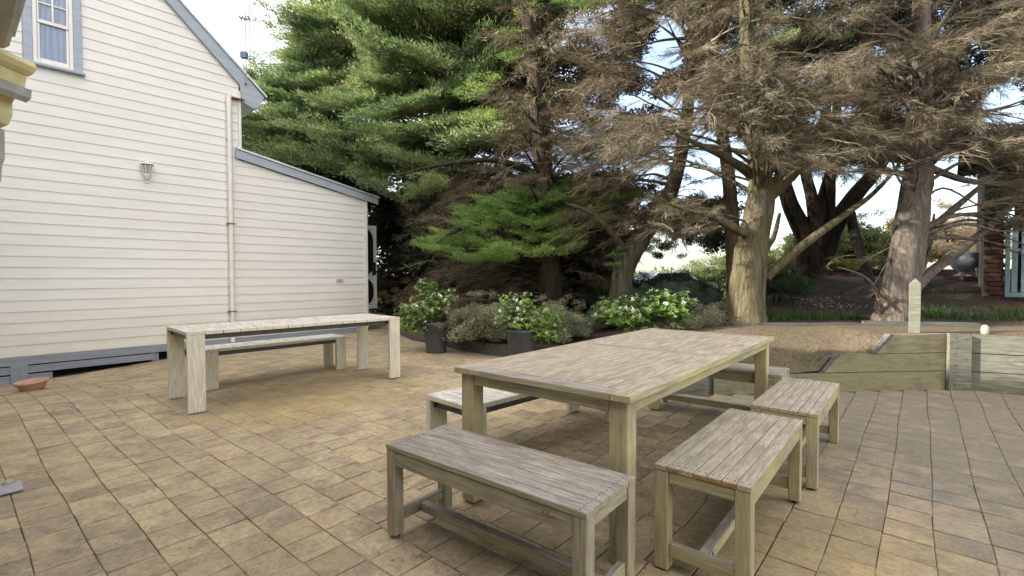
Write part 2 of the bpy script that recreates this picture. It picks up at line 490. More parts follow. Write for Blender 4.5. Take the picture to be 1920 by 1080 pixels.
M['dark_leaf'] = mat_leaf('shaded_foliage', [(0.010, 0.018, 0.010), (0.022, 0.036, 0.018), (0.05, 0.065, 0.03)], 0.7, 5)  # shade inside and behind the crowns, put into the leaf colour
M['brown_leaf'] = mat_leaf('dead_brown_foliage', [(0.06, 0.04, 0.025), (0.12, 0.08, 0.045), (0.20, 0.14, 0.085)], 1.0, 6)
M['twig'] = mat_leaf('dead_grey_twigs', [(0.035, 0.029, 0.019), (0.085, 0.068, 0.040), (0.15, 0.125, 0.080), (0.27, 0.235, 0.175)], 0.8, 4, 0.0, 0.85)
M['twig_brown'] = mat_leaf('dead_brown_twigs', [(0.045, 0.034, 0.018), (0.105, 0.082, 0.047), (0.175, 0.14, 0.088), (0.29, 0.245, 0.17)], 0.8, 4, 0.0, 0.85)
M['shrub'] = mat_leaf('glossy_green_leaves', [(0.05, 0.11, 0.03), (0.11, 0.21, 0.04), (0.21, 0.33, 0.065), (0.36, 0.44, 0.11)], 4, 25, 0.3, 0.4)
M['greyshrub'] = mat_leaf('grey_green_leaves', [(0.085, 0.105, 0.065), (0.16, 0.19, 0.115), (0.29, 0.28, 0.165), (0.52, 0.47, 0.29)], 5, 40, 0.15)
M['bluegreen'] = mat_leaf('blue_green_leaves', [(0.03, 0.06, 0.045), (0.055, 0.10, 0.075), (0.10, 0.15, 0.10)], 3, 25, 0.15)
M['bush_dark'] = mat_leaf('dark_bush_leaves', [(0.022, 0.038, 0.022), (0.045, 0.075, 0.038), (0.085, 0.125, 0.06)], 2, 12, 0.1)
M['hedge'] = mat_leaf('yellow_green_hedge', [(0.05, 0.065, 0.012), (0.11, 0.125, 0.02), (0.19, 0.20, 0.035)], 1.5, 8, 0.3)
M['bushlit'] = mat_leaf('pale_green_bush', [(0.06, 0.085, 0.03), (0.12, 0.15, 0.055), (0.22, 0.24, 0.11)], 0.8, 5, 0.3)
M['pinkbush'] = mat_leaf('pink_cream_bush', [(0.20, 0.22, 0.08), (0.42, 0.33, 0.20), (0.60, 0.47, 0.36)], 0.9, 5, 0.3)
M['grassblade'] = mat_leaf('green_strap_leaves', [(0.02, 0.042, 0.012), (0.045, 0.08, 0.022), (0.09, 0.13, 0.04)], 2, 20, 0.2)
M['weed'] = mat_leaf('moss_weed', [(0.06, 0.14, 0.02), (0.12, 0.24, 0.03)], 5, 50, 0.2)
w = NT('white_petals', 0.6, 0.2); w.col((0.78, 0.76, 0.72)); M['petal'] = w.m
w = NT('charcoal_pot', 0.5, 0.4); g = w.noise(w.pos(), 12, 5); w.col(w.ramp(g, [(0.3, (0.045, 0.048, 0.055)), (0.7, (0.075, 0.08, 0.09))])); M['pot'] = w.m
w = NT('terracotta', 0.75, 0.3); g = w.noise(w.pos(), 14, 5); w.col(w.ramp(g, [(0.3, (0.42, 0.225, 0.15)), (0.7, (0.54, 0.34, 0.25))])); M['terra'] = w.m
w = NT('white_plastic', 0.4, 0.4); g = w.noise(w.pos(), 20, 3); w.col(w.ramp(g, [(0.3, (0.24, 0.225, 0.175)), (0.7, (0.32, 0.305, 0.245))])); M['pvc'] = w.m
w = NT('urn_stone', 0.75, 0.3); g = w.noise(w.pos(), 12, 5); w.col(w.ramp(g, [(0.3, (0.22, 0.235, 0.27)), (0.7, (0.32, 0.34, 0.385))])); M['urn'] = w.m
w = NT('red_brick', 0.85, 0.2); g = w.noise(w.obj((20, 20, 20), 50), 1, 5)
oi = w.n('ShaderNodeObjectInfo'); c = w.mix(oi.outputs['Random'], (0.024, 0.013, 0.010), (0.048, 0.025, 0.019)); c = w.mix(w.ramp(g, [(0.35, 0.6), (0.65, 0.0)]), c, (0.09, 0.04, 0.03)); w.col(c); w.bump(g, .4, .004); M['brick'] = w.m
w = NT('mortar', 0.9, 0.2); w.col((0.09, 0.075, 0.065)); M['mortar'] = w.m
w = NT('blue_gate_paint', 0.5, 0.4); g = w.noise(w.obj((3, 20, 20)), 1, 4); w.col(w.ramp(g, [(0.3, (0.13, 0.20, 0.23)), (0.7, (0.20, 0.28, 0.31))])); M['gate'] = w.m
w = NT('car_paint', 0.25, 0.6); w.col((0.50, 0.60, 0.78)); M['car'] = w.m
w = NT('car_glass', 0.08, 0.7); w.col((0.02, 0.025, 0.03)); M['carglass'] = w.m
w = NT('antenna_metal', 0.5, 0.5); w.b.inputs['Metallic'].default_value = 0.5; w.col((0.30, 0.32, 0.34)); M['metal'] = w.m
w = NT('antenna_box', 0.5, 0.4); w.col((0.10, 0.15, 0.24)); M['bluebox'] = w.m
w = NT('lamp_white', 0.4, 0.4); w.col((0.62, 0.64, 0.62)); M['lampwhite'] = w.m
w = NT('lamp_glass', 0.15, 0.5); w.col((0.30, 0.31, 0.32)); M['lampglass'] = w.m
w = NT('brand_burn', 0.8, 0.2); w.col((0.22, 0.155, 0.08)); M['brand'] = w.m
w = NT('stone_pebble', 0.8, 0.3); g = w.noise(w.pos(), 8, 2); w.col(w.ramp(g, [(0.4, (0.25, 0.25, 0.27)), (0.6, (0.62, 0.62, 0.64))])); M['pebble'] = w.m
w = NT('brown_step_timber', 0.8, 0.2); g = w.noise(w.obj((2, 30, 30)), 1, 5); w.col(w.ramp(g, [(0.3, (0.10, 0.075, 0.04)), (0.7, (0.22, 0.17, 0.095))])); M['step'] = w.m

# ------------------------------------------------------------------ ground
def sheet(name, mat, x0, x1, y0, y1, step, hf, label=None):
    nx, ny = int((x1 - x0) / step) + 1, int((y1 - y0) / step) + 1
    vs = [(x0 + i * step, y0 + j * step, hf(x0 + i * step, y0 + j * step)) for j in range(ny) for i in range(nx)]
    fs = [(j * nx + i, j * nx + i + 1, (j + 1) * nx + i + 1, (j + 1) * nx + i) for j in range(ny - 1) for i in range(nx - 1)]
    return put(name, mesh_of(name, vs, fs, True), mat, kind='structure')

gnd = put('ground', mesh_of('ground', [(-600, -600, -0.75), (600, -600, -0.75), (600, 900, -0.75), (-600, 900, -0.75)], [(0, 1, 2, 3)]), M['grassland'], kind='structure')
sheet('patio_base', M['joint'], -10.4, 9.0, -4.0, 12.6, 0.2, lambda x, y: patio_h(x, y) - 0.0085)

# garden terrain, ruled from the edge of the paving outwards
EDGE = [(-3.2, 14.0), (-2.95, 12.2), (-2.55, 10.9), (-1.9, 9.6), (-0.75, 8.15), (0.15, 7.42), (0.95, 6.6), (1.56, 5.14), (2.45, 5.12), (3.53, 5.21), (4.77, 5.31), (5.00, 5.26), (5.40, 5.08), (7.0, 4.33), (9.0, 3.4), (12.0, 2.0)]
def resample(pts, step):
    out = []
    for (a, b) in zip(pts[:-1], pts[1:]):
        n = max(1, int(math.dist(a, b) / step))
        out += [(a[0] + (b[0] - a[0]) * i / n, a[1] + (b[1] - a[1]) * i / n) for i in range(n)]
    return out + [pts[-1]]
eb = resample(EDGE, 0.10)
nE = len(eb)
ds = [0.0]
while ds[-1] < 1.0:
    ds.append(ds[-1] + 0.0013 * (1 + 0.055 * len(ds)) if len(ds) < 62 else ds[-1] * 1.12)
ds[-1] = 1.0
vs, fs = [], []
for i, (x, y) in enumerate(eb):
    t = i / (nE - 1)
    a = R(106) * (1 - t) + R(14) * t
    fx, fy = 95 * math.cos(a), 95 * math.sin(a) + 5
    for d in ds:
        X, Y = x + (fx - x) * d, y + (fy - y) * d
        vs.append((X, Y, garden_h(X, Y)))
nd_ = len(ds)
for i in range(nE - 1):
    for j in range(nd_ - 1):
        fs.append((i * nd_ + j, i * nd_ + j + 1, (i + 1) * nd_ + j + 1, (i + 1) * nd_ + j))
gm = mesh_of('garden_ground', vs, fs, True)
bm = bmesh.new(); bm.from_mesh(gm); bmesh.ops.recalc_face_normals(bm, faces=bm.faces); bm.to_mesh(gm); bm.free()
put('garden_ground', gm, M['garden'], kind='structure')

def in_garden(x, y):
    """True behind the edge of the paving"""
    for (a, b) in zip(EDGE[:-1], EDGE[1:]):
        if min(a[0], b[0]) <= x <= max(a[0], b[0]):
            t = (x - a[0]) / (b[0] - a[0])
            return y > a[1] + t * (b[1] - a[1]) - 0.05
    return False

# ------------------------------------------------------------------ pavers
PW = 0.1945
rng = random.Random(3)
pav = []
def wave(k, x, amp=0.010):
    amp *= 0.5
    return amp * math.sin(x * 2.1 + k * 1.7) + amp * 0.6 * math.sin(x * 4.7 + k * 2.9)
rowoff = {k: rng.uniform(-0.030, 0.030) for k in range(-60, 80)}
coloff = {k: rng.uniform(-0.028, 0.028) for k in range(-60, 80)}
QB = 2
def corner_pq(i, j, side):
    """side: 0 = rows of constant p (left), 1 = columns of constant q (right)"""
    if side == 0:
        return None
for i in range(-9, 48):
    for j in range(-42, 54):
        p0, q0 = 0.225 + i * PW, 0.124 + j * PW
        pc, qc = p0 + PW / 2, q0 + PW / 2
        c = TP * pc + TQ * qc
        if c.y < -0.6 or c.y > 12.0 or abs(c.x) > 1.062 * max(c.y, 0) + 1.5:
            continue
        v = c - W0
        if v.dot(WN) < 0.02 and v.dot(WS) < 0.02:
            continue
        if v.dot(WN) < -0.3 and c.x < -3.0:
            continue
        if in_garden(c.x, c.y):
            continue
        cs = []
        for (a, b) in ((0, 0), (1, 0), (1, 1), (0, 1)):
            p, q = p0 + a * PW, q0 + b * PW
            if j >= QB:        # rows run along q: wavy continuous joint p=const, staggered q joints
                k = min(1.0, (j + b - QB) / 4.0)
                q += rowoff[i] * k
                p += wave(i + a, q, 0.010 * min(1, k + .3))
            else:
                k = min(1.0, (QB - j - b) / 4.0)
                p += coloff[j] * k
                q += wave(j + b + 31, p, 0.010 * min(1, k + .3))
            cs.append(TP * p + TQ * q)
        pav.append((c.length, cs, j >= QB))
pav.sort(key=lambda t: t[0])
def seen(c):
    if c.y < 0.5:
        return False
    u = 903.75 * c.x / c.y
    v = 903.75 * 1.2476 / c.y
    return abs(u) < 960 and v < 560
def paver_geo(cs, left, tilt, lift, origin=None):
    ctr = sum(cs, Vector()) / 4
    ch, dp = 0.0030, 0.0028
    ga, gb = 0.0010 + rng.uniform(0, .0009), 0.0024 + rng.uniform(0, .0014)
    gp, gq = (ga, gb) if left else (gb, ga)
    top, edge, base = [], [], []
    for c in cs:
        d = (c - ctr)
        a_, b_ = d.dot(TP), d.dot(TQ)
        sa, sb = math.copysign(1, a_), math.copysign(1, b_)
        e = ctr + TP * (a_ - sa * gp) + TQ * (b_ - sb * gq)
        t = ctr + TP * (a_ - sa * (gp + ch)) + TQ * (b_ - sb * (gq + ch))
        e += Vector((rng.uniform(-.0012, .0012), rng.uniform(-.0012, .0012), 0))
        hz = lambda p: patio_h(p.x, p.y) + lift + tilt[0] * (p.x - ctr.x) + tilt[1] * (p.y - ctr.y)
        top.append(Vector((t.x, t.y, hz(t)))); edge.append(Vector((e.x, e.y, hz(e) - dp))); base.append(Vector((e.x, e.y, hz(e) - 0.03)))
    vv = top + edge + base
    if origin is not None:
        vv = [v - origin for v in vv]
    ff = [(0, 1, 2, 3)]
    for k in range(4):
        l = (k + 1) % 4
        ff.append((k, k + 4, l + 4, l)); ff.append((k + 4, k + 8, l + 8, l + 4))
    return vv, ff
def add_tone(m, vals):
    a = m.attributes.new('tone', 'FLOAT', 'FACE')
    a.data.foreach_set('value', vals)
vis = [p for p in pav if seen(sum(p[1], Vector()) / 4)]
hid = [p for p in pav if not seen(sum(p[1], Vector()) / 4)]
single, rest = vis[:290], vis[290:] + hid
patio = thing('patio_paving', 'square tan concrete pavers laid as the patio floor', 'patio')
patio['kind'] = 'structure'
for d, cs, lf in single:
    ctr = sum(cs, Vector()) / 4
    vv, ff = paver_geo(cs, lf, (rng.gauss(0, .009), rng.gauss(0, .009)), rng.gauss(0, .0009), ctr)
    m = mesh_of('paver', vv, ff)
    add_tone(m, [min(1, max(0, rng.gauss(.5, .17)))] * len(ff))
    put('paver', m, M['paver'], patio, Matrix.Translation(ctr))
V, F, Tn = [], [], []
for d, cs, lf in rest:
    vv, ff = paver_geo(cs, lf, (rng.gauss(0, .007), rng.gauss(0, .007)), rng.gauss(0, .0008))
    b = len(V)
    V += vv; F += [tuple(x + b for x in f) for f in ff]; Tn += [min(1, max(0, rng.gauss(.5, .17)))] * len(ff)
m = mesh_of('far_pavers', V, F)
add_tone(m, Tn)
put('far_pavers', m, M['paver'], patio, kind='stuff')
dc = thing('drain_cover', 'grey square drain cover with white cap among the tan pavers', 'drain', (-2.99, 2.834, 0), TA)
put('plate', box_mesh(.11, .19, .012, .003, M['concrete']), None, dc, Matrix.Translation((0, 0, 0.002)))
put('cap', lathe('cap', [(0.0, .035), (.03, .033), (.045, .022), (.05, .005)], 20), M['pvc'], dc, Matrix.Translation((0, .075, 0.006)) @ Matrix.Scale(.6, 4))

# moss tufts in the joints
def blades(n, sampler, hmin, hmax, wd, lean=0.5, seed=1):
    r = np.random.default_rng(seed)
    P = np.array([sampler(r) for _ in range(n)])
    az = r.uniform(0, 2 * np.pi, n); h = r.uniform(hmin, hmax, n); le = r.uniform(0, lean, n)
    tip = P + np.stack([np.cos(az) * h * le, np.sin(az) * h * le, h], 1)
    az2 = az + np.pi / 2 + r.uniform(-.5, .5, n)
    off = np.stack([np.cos(az2), np.sin(az2), np.zeros(n)], 1) * (wd * r.uniform(.6, 1.3, n))[:, None]
    return np.stack([P - off, P + off, tip], 1)

TR = np.random.default_rng(99)
def tri_mesh(name, tris, blocks=None):
    if isinstance(tris, list) and len(tris) and isinstance(tris[0], np.ndarray) and tris[0].ndim == 3:
        blocks = [len(t) for t in tris]
        tris = np.concatenate(tris)
    tris = np.asarray(tris, dtype=np.float32)
    n = len(tris)
    m = bpy.data.meshes.new(name)
    m.vertices.add(n * 3)
    m.vertices.foreach_set('co', tris.reshape(-1))
    m.loops.add(n * 3)
    m.loops.foreach_set('vertex_index', np.arange(n * 3, dtype=np.int32))
    m.polygons.add(n)
    m.polygons.foreach_set('loop_start', np.arange(0, n * 3, 3, dtype=np.int32))
    m.update(calc_edges=True)
    tone = TR.normal(0.5, 0.22, n)
    if blocks is not None:
        tone = tone * .6 + np.repeat(TR.normal(0.5, 0.26, len(blocks)), blocks) * .4
    a = m.attributes.new('tone', 'FLOAT', 'FACE')
    a.data.foreach_set('value', np.clip(tone, 0, 1).astype(np.float32))
    return m

spots = [(-4.97, 5.86), (-5.25, 6.15), (-4.7, 6.3), (-0.416, 2.13), (2.708, 2.80), (-2.20, 4.14), (0.59, 4.44), (-1.40, 2.475)]
def moss(r):
    k = r.integers(len(spots)); x, y = spots[k]; s = .07 if k < 3 else .016
    x, y = x + r.normal(0, s), y + r.normal(0, s)
    return (x, y, patio_h(x, y) - .004)
put('joint_weeds', tri_mesh('joint_weeds', blades(520, moss, .004, .014, .0025, 1.5)), M['weed'], kind='stuff')

# ------------------------------------------------------------------ gable house
house = thing('gable_house', 'cream weatherboard gable house with blue grey trim and lean-to', 'house', W0, WA)
# local frame: x along the wall, -y out to the patio, z up
EXPO = 0.162
def rake_z(s):
    return 4.915 + (-2.60 - s) * 0.925 if s > -5.3 else 4.915 + (2.7) * 0.925 - (-5.3 - s) * 0.925
def lean_z(s):
    return 2.97 + (0.035 - s) * 0.185
def board(s0, s1, z, ztop0=None, ztop1=None, name='weatherboard'):
    """lapped board z..z+EXPO, sloping face, thick lower edge; optional clipped top at each end"""
    t, b = 0.003, 0.014
    zt0 = z + EXPO if ztop0 is None else ztop0
    zt1 = z + EXPO if ztop1 is None else ztop1
    L = s1 - s0
    def yat(zz): return -(b + (t - b) * (zz - z) / EXPO)
    vs = [(-L / 2, -b, 0), (L / 2, -b, 0), (L / 2, yat(zt1), zt1 - z), (-L / 2, yat(zt0), zt0 - z),
          (-L / 2, 0.0, 0), (L / 2, 0.0, 0), (L / 2, 0.0, zt1 - z), (-L / 2, 0.0, zt0 - z)]
    fs = [(0, 1, 2, 3), (0, 4, 5, 1), (1, 5, 6, 2), (3, 2, 6, 7), (0, 3, 7, 4)]
    return put(name, mesh_of(name, vs, fs), M['board'], house, Matrix.Translation(((s0 + s1) / 2, 0, z)))
def clipped(s0, s1, z, zf, rising_left):
    """board cut by the roof line zf(s)"""
    zt = z + EXPO
    # find s where zf = z and zf = zt
    def inv(val):
        lo, hi = s0, s1
        for _ in range(40):
            mid = (lo + hi) / 2
            if (zf(mid) > val) == rising_left: lo = mid
            else: hi = mid
        return lo
    if zf(s1) >= zt and zf(s0) >= zt:
        board(s0, s1, z); return
    if rising_left:
        a = inv(z) if zf(s1) < z else s1
        b_ = inv(zt)
        if a - s0 < 0.05: return
        if b_ > s0 + .01: board(s0, b_, z)
        board(b_ if b_ > s0 + .01 else s0, a, z, None if b_ > s0 + .01 else min(zt, zf(s0)), max(z + 0.002, min(zt, zf(a))))
    else:
        a = inv(z) if zf(s0) < z else s0
        b_ = inv(zt)
        if s1 - a < 0.05: return
        if b_ < s1 - .01: board(b_, s1, z)
        board(a, b_ if b_ < s1 - .01 else s1, z, max(z + 0.002, min(zt, zf(a))), None)
z = 0.111
k = 0
while z < 7.2:
    right = -2.70
    if z + EXPO <= 4.70:
        segs = [(-8.6, right)]
        if 4.40 < z + EXPO and z < 6.1:
            segs = [(-8.6, -5.50), (-4.85, right)]
        for a, b in segs:
            if z + EXPO < rake_z(-8.6): board(a, b, z)
            elif a < -8: clipped(a, b, z, rake_z, False)
            else: board(a, b, z)
    else:
        win = 4.40 < z + EXPO and z < 6.05
        clipped(-8.6, -5.50 if win else -5.30, z, rake_z, False)
        clipped(-4.85 if win else -5.30, -2.63, z, rake_z, True)
    z += EXPO
z = 0.111
while z < 3.4:
    clipped(-2.70, -0.04, z, lean_z, True)
    z += EXPO
# short returns of the main wall above the lean-to
z = 3.51
while z < 4.7:
    board(-2.70, -2.65, z)
    z += EXPO
# inner dark core of the walls
core = [(-8.55, 0.10), (-2.64, 0.10), (-2.64, 4.86), (-5.3, 7.32), (-8.55, 4.33)]
put('wall_core', prism('wall_core', core, 0.004, 9.0), M['trim'], house)
put('lean_to_wall', prism('lean_to_wall', [(-2.63, 0.10), (0.0, 0.10), (0.0, 2.93), (-2.63, 3.42)], 0.005, 6.0), M['trim'], house)
bar('corner_board', (0.0, -0.012, 0.10), (0.0, -0.012, 2.98), .075, .05, M['trim'], house, up=(0, 1, 0))
bar('corner_board', (-2.63, -0.015, 3.60), (-2.63, -0.015, 4.74), .05, .05, M['trim'], house, up=(0, 1, 0))
# plinth boards
bar('plinth_board', (-8.6, -0.012, 0.042), (-0.0, -0.012, 0.042), .022, .122, M['plinth'], house)
bar('plinth_board', (-8.6, -0.008, -0.088), (-4.02, -0.008, -0.088), .022, .105, M['plinth'], house)
bar('plinth_board', (-8.6, -0.004, -0.22), (-5.27, -0.004, -0.22), .022, .115, M['plinth'], house)
bar('stump', (-5.62, -0.03, -0.4), (-5.62, -0.03, -0.01), .02, .18, M['plinth'], house, up=(1, 0, 0))
bar('stump', (-4.0, 0.06, -0.3), (-4.0, 0.06, 0.09), .10, .10, M['plinth'], house, up=(1, 0, 0))
put('underfloor_dark', prism('underfloor_dark', [(-8.5, -0.5), (-0.05, -0.5), (-0.05, 0.09), (-8.5, 0.09)], 0.12, 0.2), M['void'], house)  # black sheet standing for the unlit space behind the plinth boards
# downpipe
pp = lathe('downpipe', [(0.043, 0.0), (0.043, 4.58)], 14)
put('downpipe', pp, M['trim'], house, Matrix.Translation((-2.82, -0.07, 0.04)))
for zz in (0.617, 2.248):
    bk = bar('pipe_bracket', (-2.885, -0.07, zz), (-2.755, -0.07, zz), .10, .022, M['rust'], house)
bar('pipe_bracket', (-2.87, -0.05, 3.80), (-2.77, -0.05, 3.80), .10, .015, M['trim'], house)
# small soffit block where the gutter stops
bar('gutter_end', (-2.78, -0.06, 4.585), (-2.56, -0.06, 4.585), .12, .018, M['rust'], house, label='rust streaked gutter end above the downpipe')
bar('eave_lining', (-2.80, -0.04, 4.62), (-2.62, -0.04, 4.62), .08, .05, M['trim'], house)
# barge boards with flared foot
fo = [(-5.36, 7.36), (-3.70, 5.90), (-2.63, 4.865), (-2.59, 4.55), (-2.39, 4.47), (-2.30, 4.52), (-2.20, 4.73), (-3.49, 6.02), (-5.36, 7.65)]
put('barge_board', prism('barge_board', fo, -0.075, -0.045), M['blue'], house)
fo2 = [(-5.36, 7.36), (-5.36, 7.65), (-8.9, 4.40), (-8.9, 4.10)]
put('barge_board', prism('barge_board', fo2, -0.075, -0.045), M['blue'], house)
put('roof_sheet', prism('roof_sheet', [(-5.36, 7.655), (-2.17, 4.735), (-2.15, 4.765), (-5.36, 7.69)], -0.11, 9.0), M['roof'], house)
put('roof_sheet', prism('roof_sheet', [(-5.36, 7.655), (-5.36, 7.69), (-8.95, 4.42), (-8.93, 4.39)], -0.11, 9.0), M['roof'], house)
put('soffit', prism('soffit', [(-2.63, 4.72), (-2.25, 4.56), (-2.25, 4.60), (-2.63, 4.76)], -0.04, 9.0), M['trim'], house)
# lean-to fascia and roof
put('fascia', prism('fascia', [(-2.715, 3.485), (0.30, 2.935), (0.30, 3.075), (-2.715, 3.645)], -0.075, -0.045), M['blue'], house)
put('lean_to_roof', prism('lean_to_roof', [(-2.70, 3.65), (0.32, 3.08), (0.32, 3.115), (-2.70, 3.685)], -0.10, 6.05), M['roof'], house)
# upper window
WX0, WX1, WZ0, WZ1 = -5.49, -4.85, 4.40, 6.05
def pick(name, s0, s1, z0, z1, y0, y1, mat, parent=house):
    return put(name, box_mesh(s1 - s0, y1 - y0, z1 - z0, .004, mat), None, parent, Matrix.Translation(((s0 + s1) / 2, (y0 + y1) / 2, (z0 + z1) / 2)))
wf = pick('window_frame', WX0 + .10, WX0 + .145, WZ0 + .02, WZ1, -0.05, 0.0, M['trim'])
def wpart(name, s0, s1, z0, z1, y0, y1, mat):
    c = ((WX0 + .10 + WX0 + .145) / 2, -0.025, (WZ0 + .02 + WZ1) / 2)
    return put(name, box_mesh(s1 - s0, y1 - y0, z1 - z0, .004, mat), None, wf, Matrix.Translation(((s0 + s1) / 2 - c[0], (y0 + y1) / 2 - c[1], (z0 + z1) / 2 - c[2])))
wpart('jamb', WX1 - .145, WX1 - .10, WZ0 + .02, WZ1, -0.05, 0.0, M['trim'])
wpart('outer_trim', WX0, WX0 + .098, WZ0, WZ1, -0.045, 0.0, M['blue'])
wpart('outer_trim', WX1 - .098, WX1, WZ0, WZ1, -0.045, 0.0, M['blue'])
wpart('sill', WX0 - .03, WX1 + .03, WZ0 - .035, WZ0, -0.09, 0.0, M['blue'])
wpart('sill', WX0 + .10, WX1 - .10, WZ0 + .002, WZ0 + .04, -0.07, 0.0, M['trim'])
g0, g1 = WX0 + .147, WX1 - .147
wpart('lower_sash', g0, g0 + .03, WZ0 + .042, 5.0, -0.03, 0.0, M['trim']); wpart('lower_sash', g1 - .03, g1, WZ0 + .042, 5.0, -0.03, 0.0, M['trim'])
wpart('lower_sash', g0 + .031, g1 - .031, WZ0 + .042, WZ0 + .09, -0.03, 0.0, M['trim'])
wpart('meeting_rail', g0, g1, 5.002, 5.05, -0.045, 0.0, M['trim'])
for a in (g0, (g0 + g1) / 2 - .012, g1 - .024):
    wpart('muntin', a, a + .024, 5.052, WZ1, -0.035, 0.0, M['trim'])
for zz in (5.29, 5.55, 5.80):
    wpart('muntin', g0 + .026, (g0 + g1) / 2 - .014, zz, zz + .022, -0.033, 0.0, M['trim'])
    wpart('muntin', (g0 + g1) / 2 + .014, g1 - .026, zz, zz + .022, -0.033, 0.0, M['trim'])
wpart('pane', g0 + .03, g1 - .03, WZ0 + .09, 5.0, -0.012, -0.008, M['glass'])
wpart('pane', g0 + .02, g1 - .02, 5.05, WZ1, -0.012, -0.008, M['glass'])
wpart('curtain', g0, g1, WZ0 + .05, WZ1, -0.004, 0.0015, M['curtain'])
# wall vent, small bolt
vt = pick('vent', -0.735, -0.575, 1.15, 1.215, -0.05, -0.015, M['trim'])
for q_ in range(3):
    put('vent_slot', box_mesh(.13, .004, .006, .0005, M['enddark']), None, vt, Matrix.Translation((0, -.0185, -.0175 + q_ * .016)))
# screen door held open beyond the corner
dr = put('screen_door', box_mesh(.80, .035, .10, .004, M['trim']), None, house, Matrix.Translation((0.44, 0.90, 0.50)))
def dpart(name, x0, x1, z0, z1, mat, t=.035):
    return put(name, box_mesh(x1 - x0, t, z1 - z0, .003, mat), None, dr, Matrix.Translation(((x0 + x1) / 2 - 0.44, 0, (z0 + z1) / 2 - 0.50)))
dpart('stile', .04, .13, .56, 2.55, M['trim']); dpart('stile', .75, .84, .56, 2.55, M['trim'])
dpart('rail', .132, .748, 2.45, 2.55, M['trim']); dpart('rail', .132, .748, 1.20, 1.29, M['trim'])
dpart('screen', .13, .75, .55, 2.45, M['void'], .006)
for (cx, cz, sx_, sz_) in ((.748, 2.448, -1, -1), (.748, 1.292, -1, 1), (.748, 1.198, -1, -1), (.748, .552, -1, 1)):
    pl = []
    for a in range(7):
        th = a / 6 * math.pi / 2
        pl.append((cx + sx_ * (.17 - .155 * math.sin(th)), cz + sz_ * (.22 - .205 * math.cos(th))))
    mm = prism('scroll_bracket', [(x - .44, zz - .50) for x, zz in ([(cx, cz)] + pl)], -.014, .014)
    put('scroll_bracket', mm, M['trim'], dr)
dpart('lock', .70, .80, 1.30, 1.62, M['rubber'], .09)
dpart('handle', .79, .83, 1.36, 1.40, M['rubber'], .14)

# wall lantern
lan = thing('wall_lantern', 'small white lantern fixed to the weatherboard gable wall', 'lamp', W0 + WS * -4.075 + WN * 0.09 + Vector((0, 0, 2.87)), WA)
put('lantern_roof', lathe('lantern_roof', [(0.0, .36), (.008, .33), (.02, .30), (.05, .285), (.10, .265), (.105, .255), (.02, .255)], 6, False), M['lampwhite'], lan)
put('lantern_glass', lathe('lantern_glass', [(.072, .25), (.045, .10), (0, .10)], 6, False), M['lampglass'], lan)
for k in range(6):
    a = math.pi / 3 * k
    bar('lantern_rib', (.075 * math.cos(a), .075 * math.sin(a), .255), (.048 * math.cos(a), .048 * math.sin(a), .09), .010, .010, M['lampwhite'], lan, up=(0, .1, 1) if k % 3 else (1, 0, 0))
put('lantern_base', lathe('lantern_base', [(0, .10), (.052, .095), (.045, .07), (.02, .04), (.028, .02), (0, 0)], 12), M['lampwhite'], lan)
bar('wall_arm', (0, 0.0, .05), (0, .075, .03), .03, .03, M['lampwhite'], lan)
put('wall_plate', box_mesh(.07, .015, .15, .004, M['lampwhite']), None, lan, Matrix.Translation((0, .076, .03)))

# antenna on the lean side of the roof
an = thing('antenna_mast', 'thin metal antenna mast with small blue box above the eave', 'antenna', W0 + WS * -2.53 + WN * 0.11 + Vector((0, 0, 4.9)))
put('mast', lathe('mast', [(.012, 0), (.012, 1.52), (0, 1.53)], 8), M['metal'], an)
bar('crossarm', (-.12, -.02, 1.23), (.10, .04, 1.20), .02, .02, M['metal'], an)
for k in range(4):
    bar('element', (-.09 + .05 * k, -.05, 1.24), (-.09 + .05 * k, .06, 1.20), .008, .05, M['metal'], an)
put('signal_box', box_mesh(.12, .08, .12, .006, M['bluebox']), None, an, Matrix.Translation((-.035, 0, .53)))
bar('roof_bracket', (0, 0, .03), (-.08, .05, -.10), .03, .02, M['metal'], an)

# pale lattice mast far behind the house
mb_ = Vector(((478 - 960) / 903.75 * 46, 46, -.7))
lm = thing('lattice_mast', 'tall pale lattice radio mast faintly seen beside the roof edge', 'mast', mb_)
lw_ = NT('pale_mast_paint', 0.6, 0.3); lw_.col((0.40, 0.41, 0.43)); M['mast'] = lw_.m
corners = [(.22 * math.cos(a), .22 * math.sin(a)) for a in (0.3, 2.4, 4.5)]
for (x, y) in corners:
    bar('mast_leg', (x, y, 0), (x, y, 34), .05, .05, M['mast'], lm, up=(1, 0, 0), bev=0)
for k in range(30):
    z0 = 19 + k * .5
    for q in range(3):
        (xa, ya), (xb, yb) = corners[q], corners[(q + 1) % 3]
        bar('brace', (xa, ya, z0), (xb, yb, z0 + .5), .025, .025, M['mast'], lm, up=(1, .2, 0), bev=0)
for (h_, r_) in ((26.2, .28), (27.6, .22)):
    put('mast_dish', lathe('mast_dish', [(0, .0), (r_, .10), (r_, .14), (0, .06)], 16), M['mast'], lm, Matrix.Translation((.45, -.1, h_)) @ Matrix.Rotation(math.pi / 2, 4, 'X'))

# little timber steps by the door
st_ = thing('door_steps', 'low brown timber steps beside the end of the lean-to', 'steps', W0 + WS * 0.10 + WN * -0.30, WA)
bar('tread', (0.0, .1, .15), (.80, .1, .15), .34, .04, M['step'], st_)
bar('tread', (0.0, .42, .30), (.80, .42, .30), .30, .04, M['step'], st_)
bar('riser', (0.0, -.04, .065), (.80, -.04, .065), .03, .12, M['step'], st_)
bar('riser', (0.0, .27, .2), (.80, .27, .2), .03, .16, M['step'], st_)
put('base_block', box_mesh(.25, .12, .06, .004, M['concrete']), None, st_, Matrix.Translation((.55, -.12, .02)))

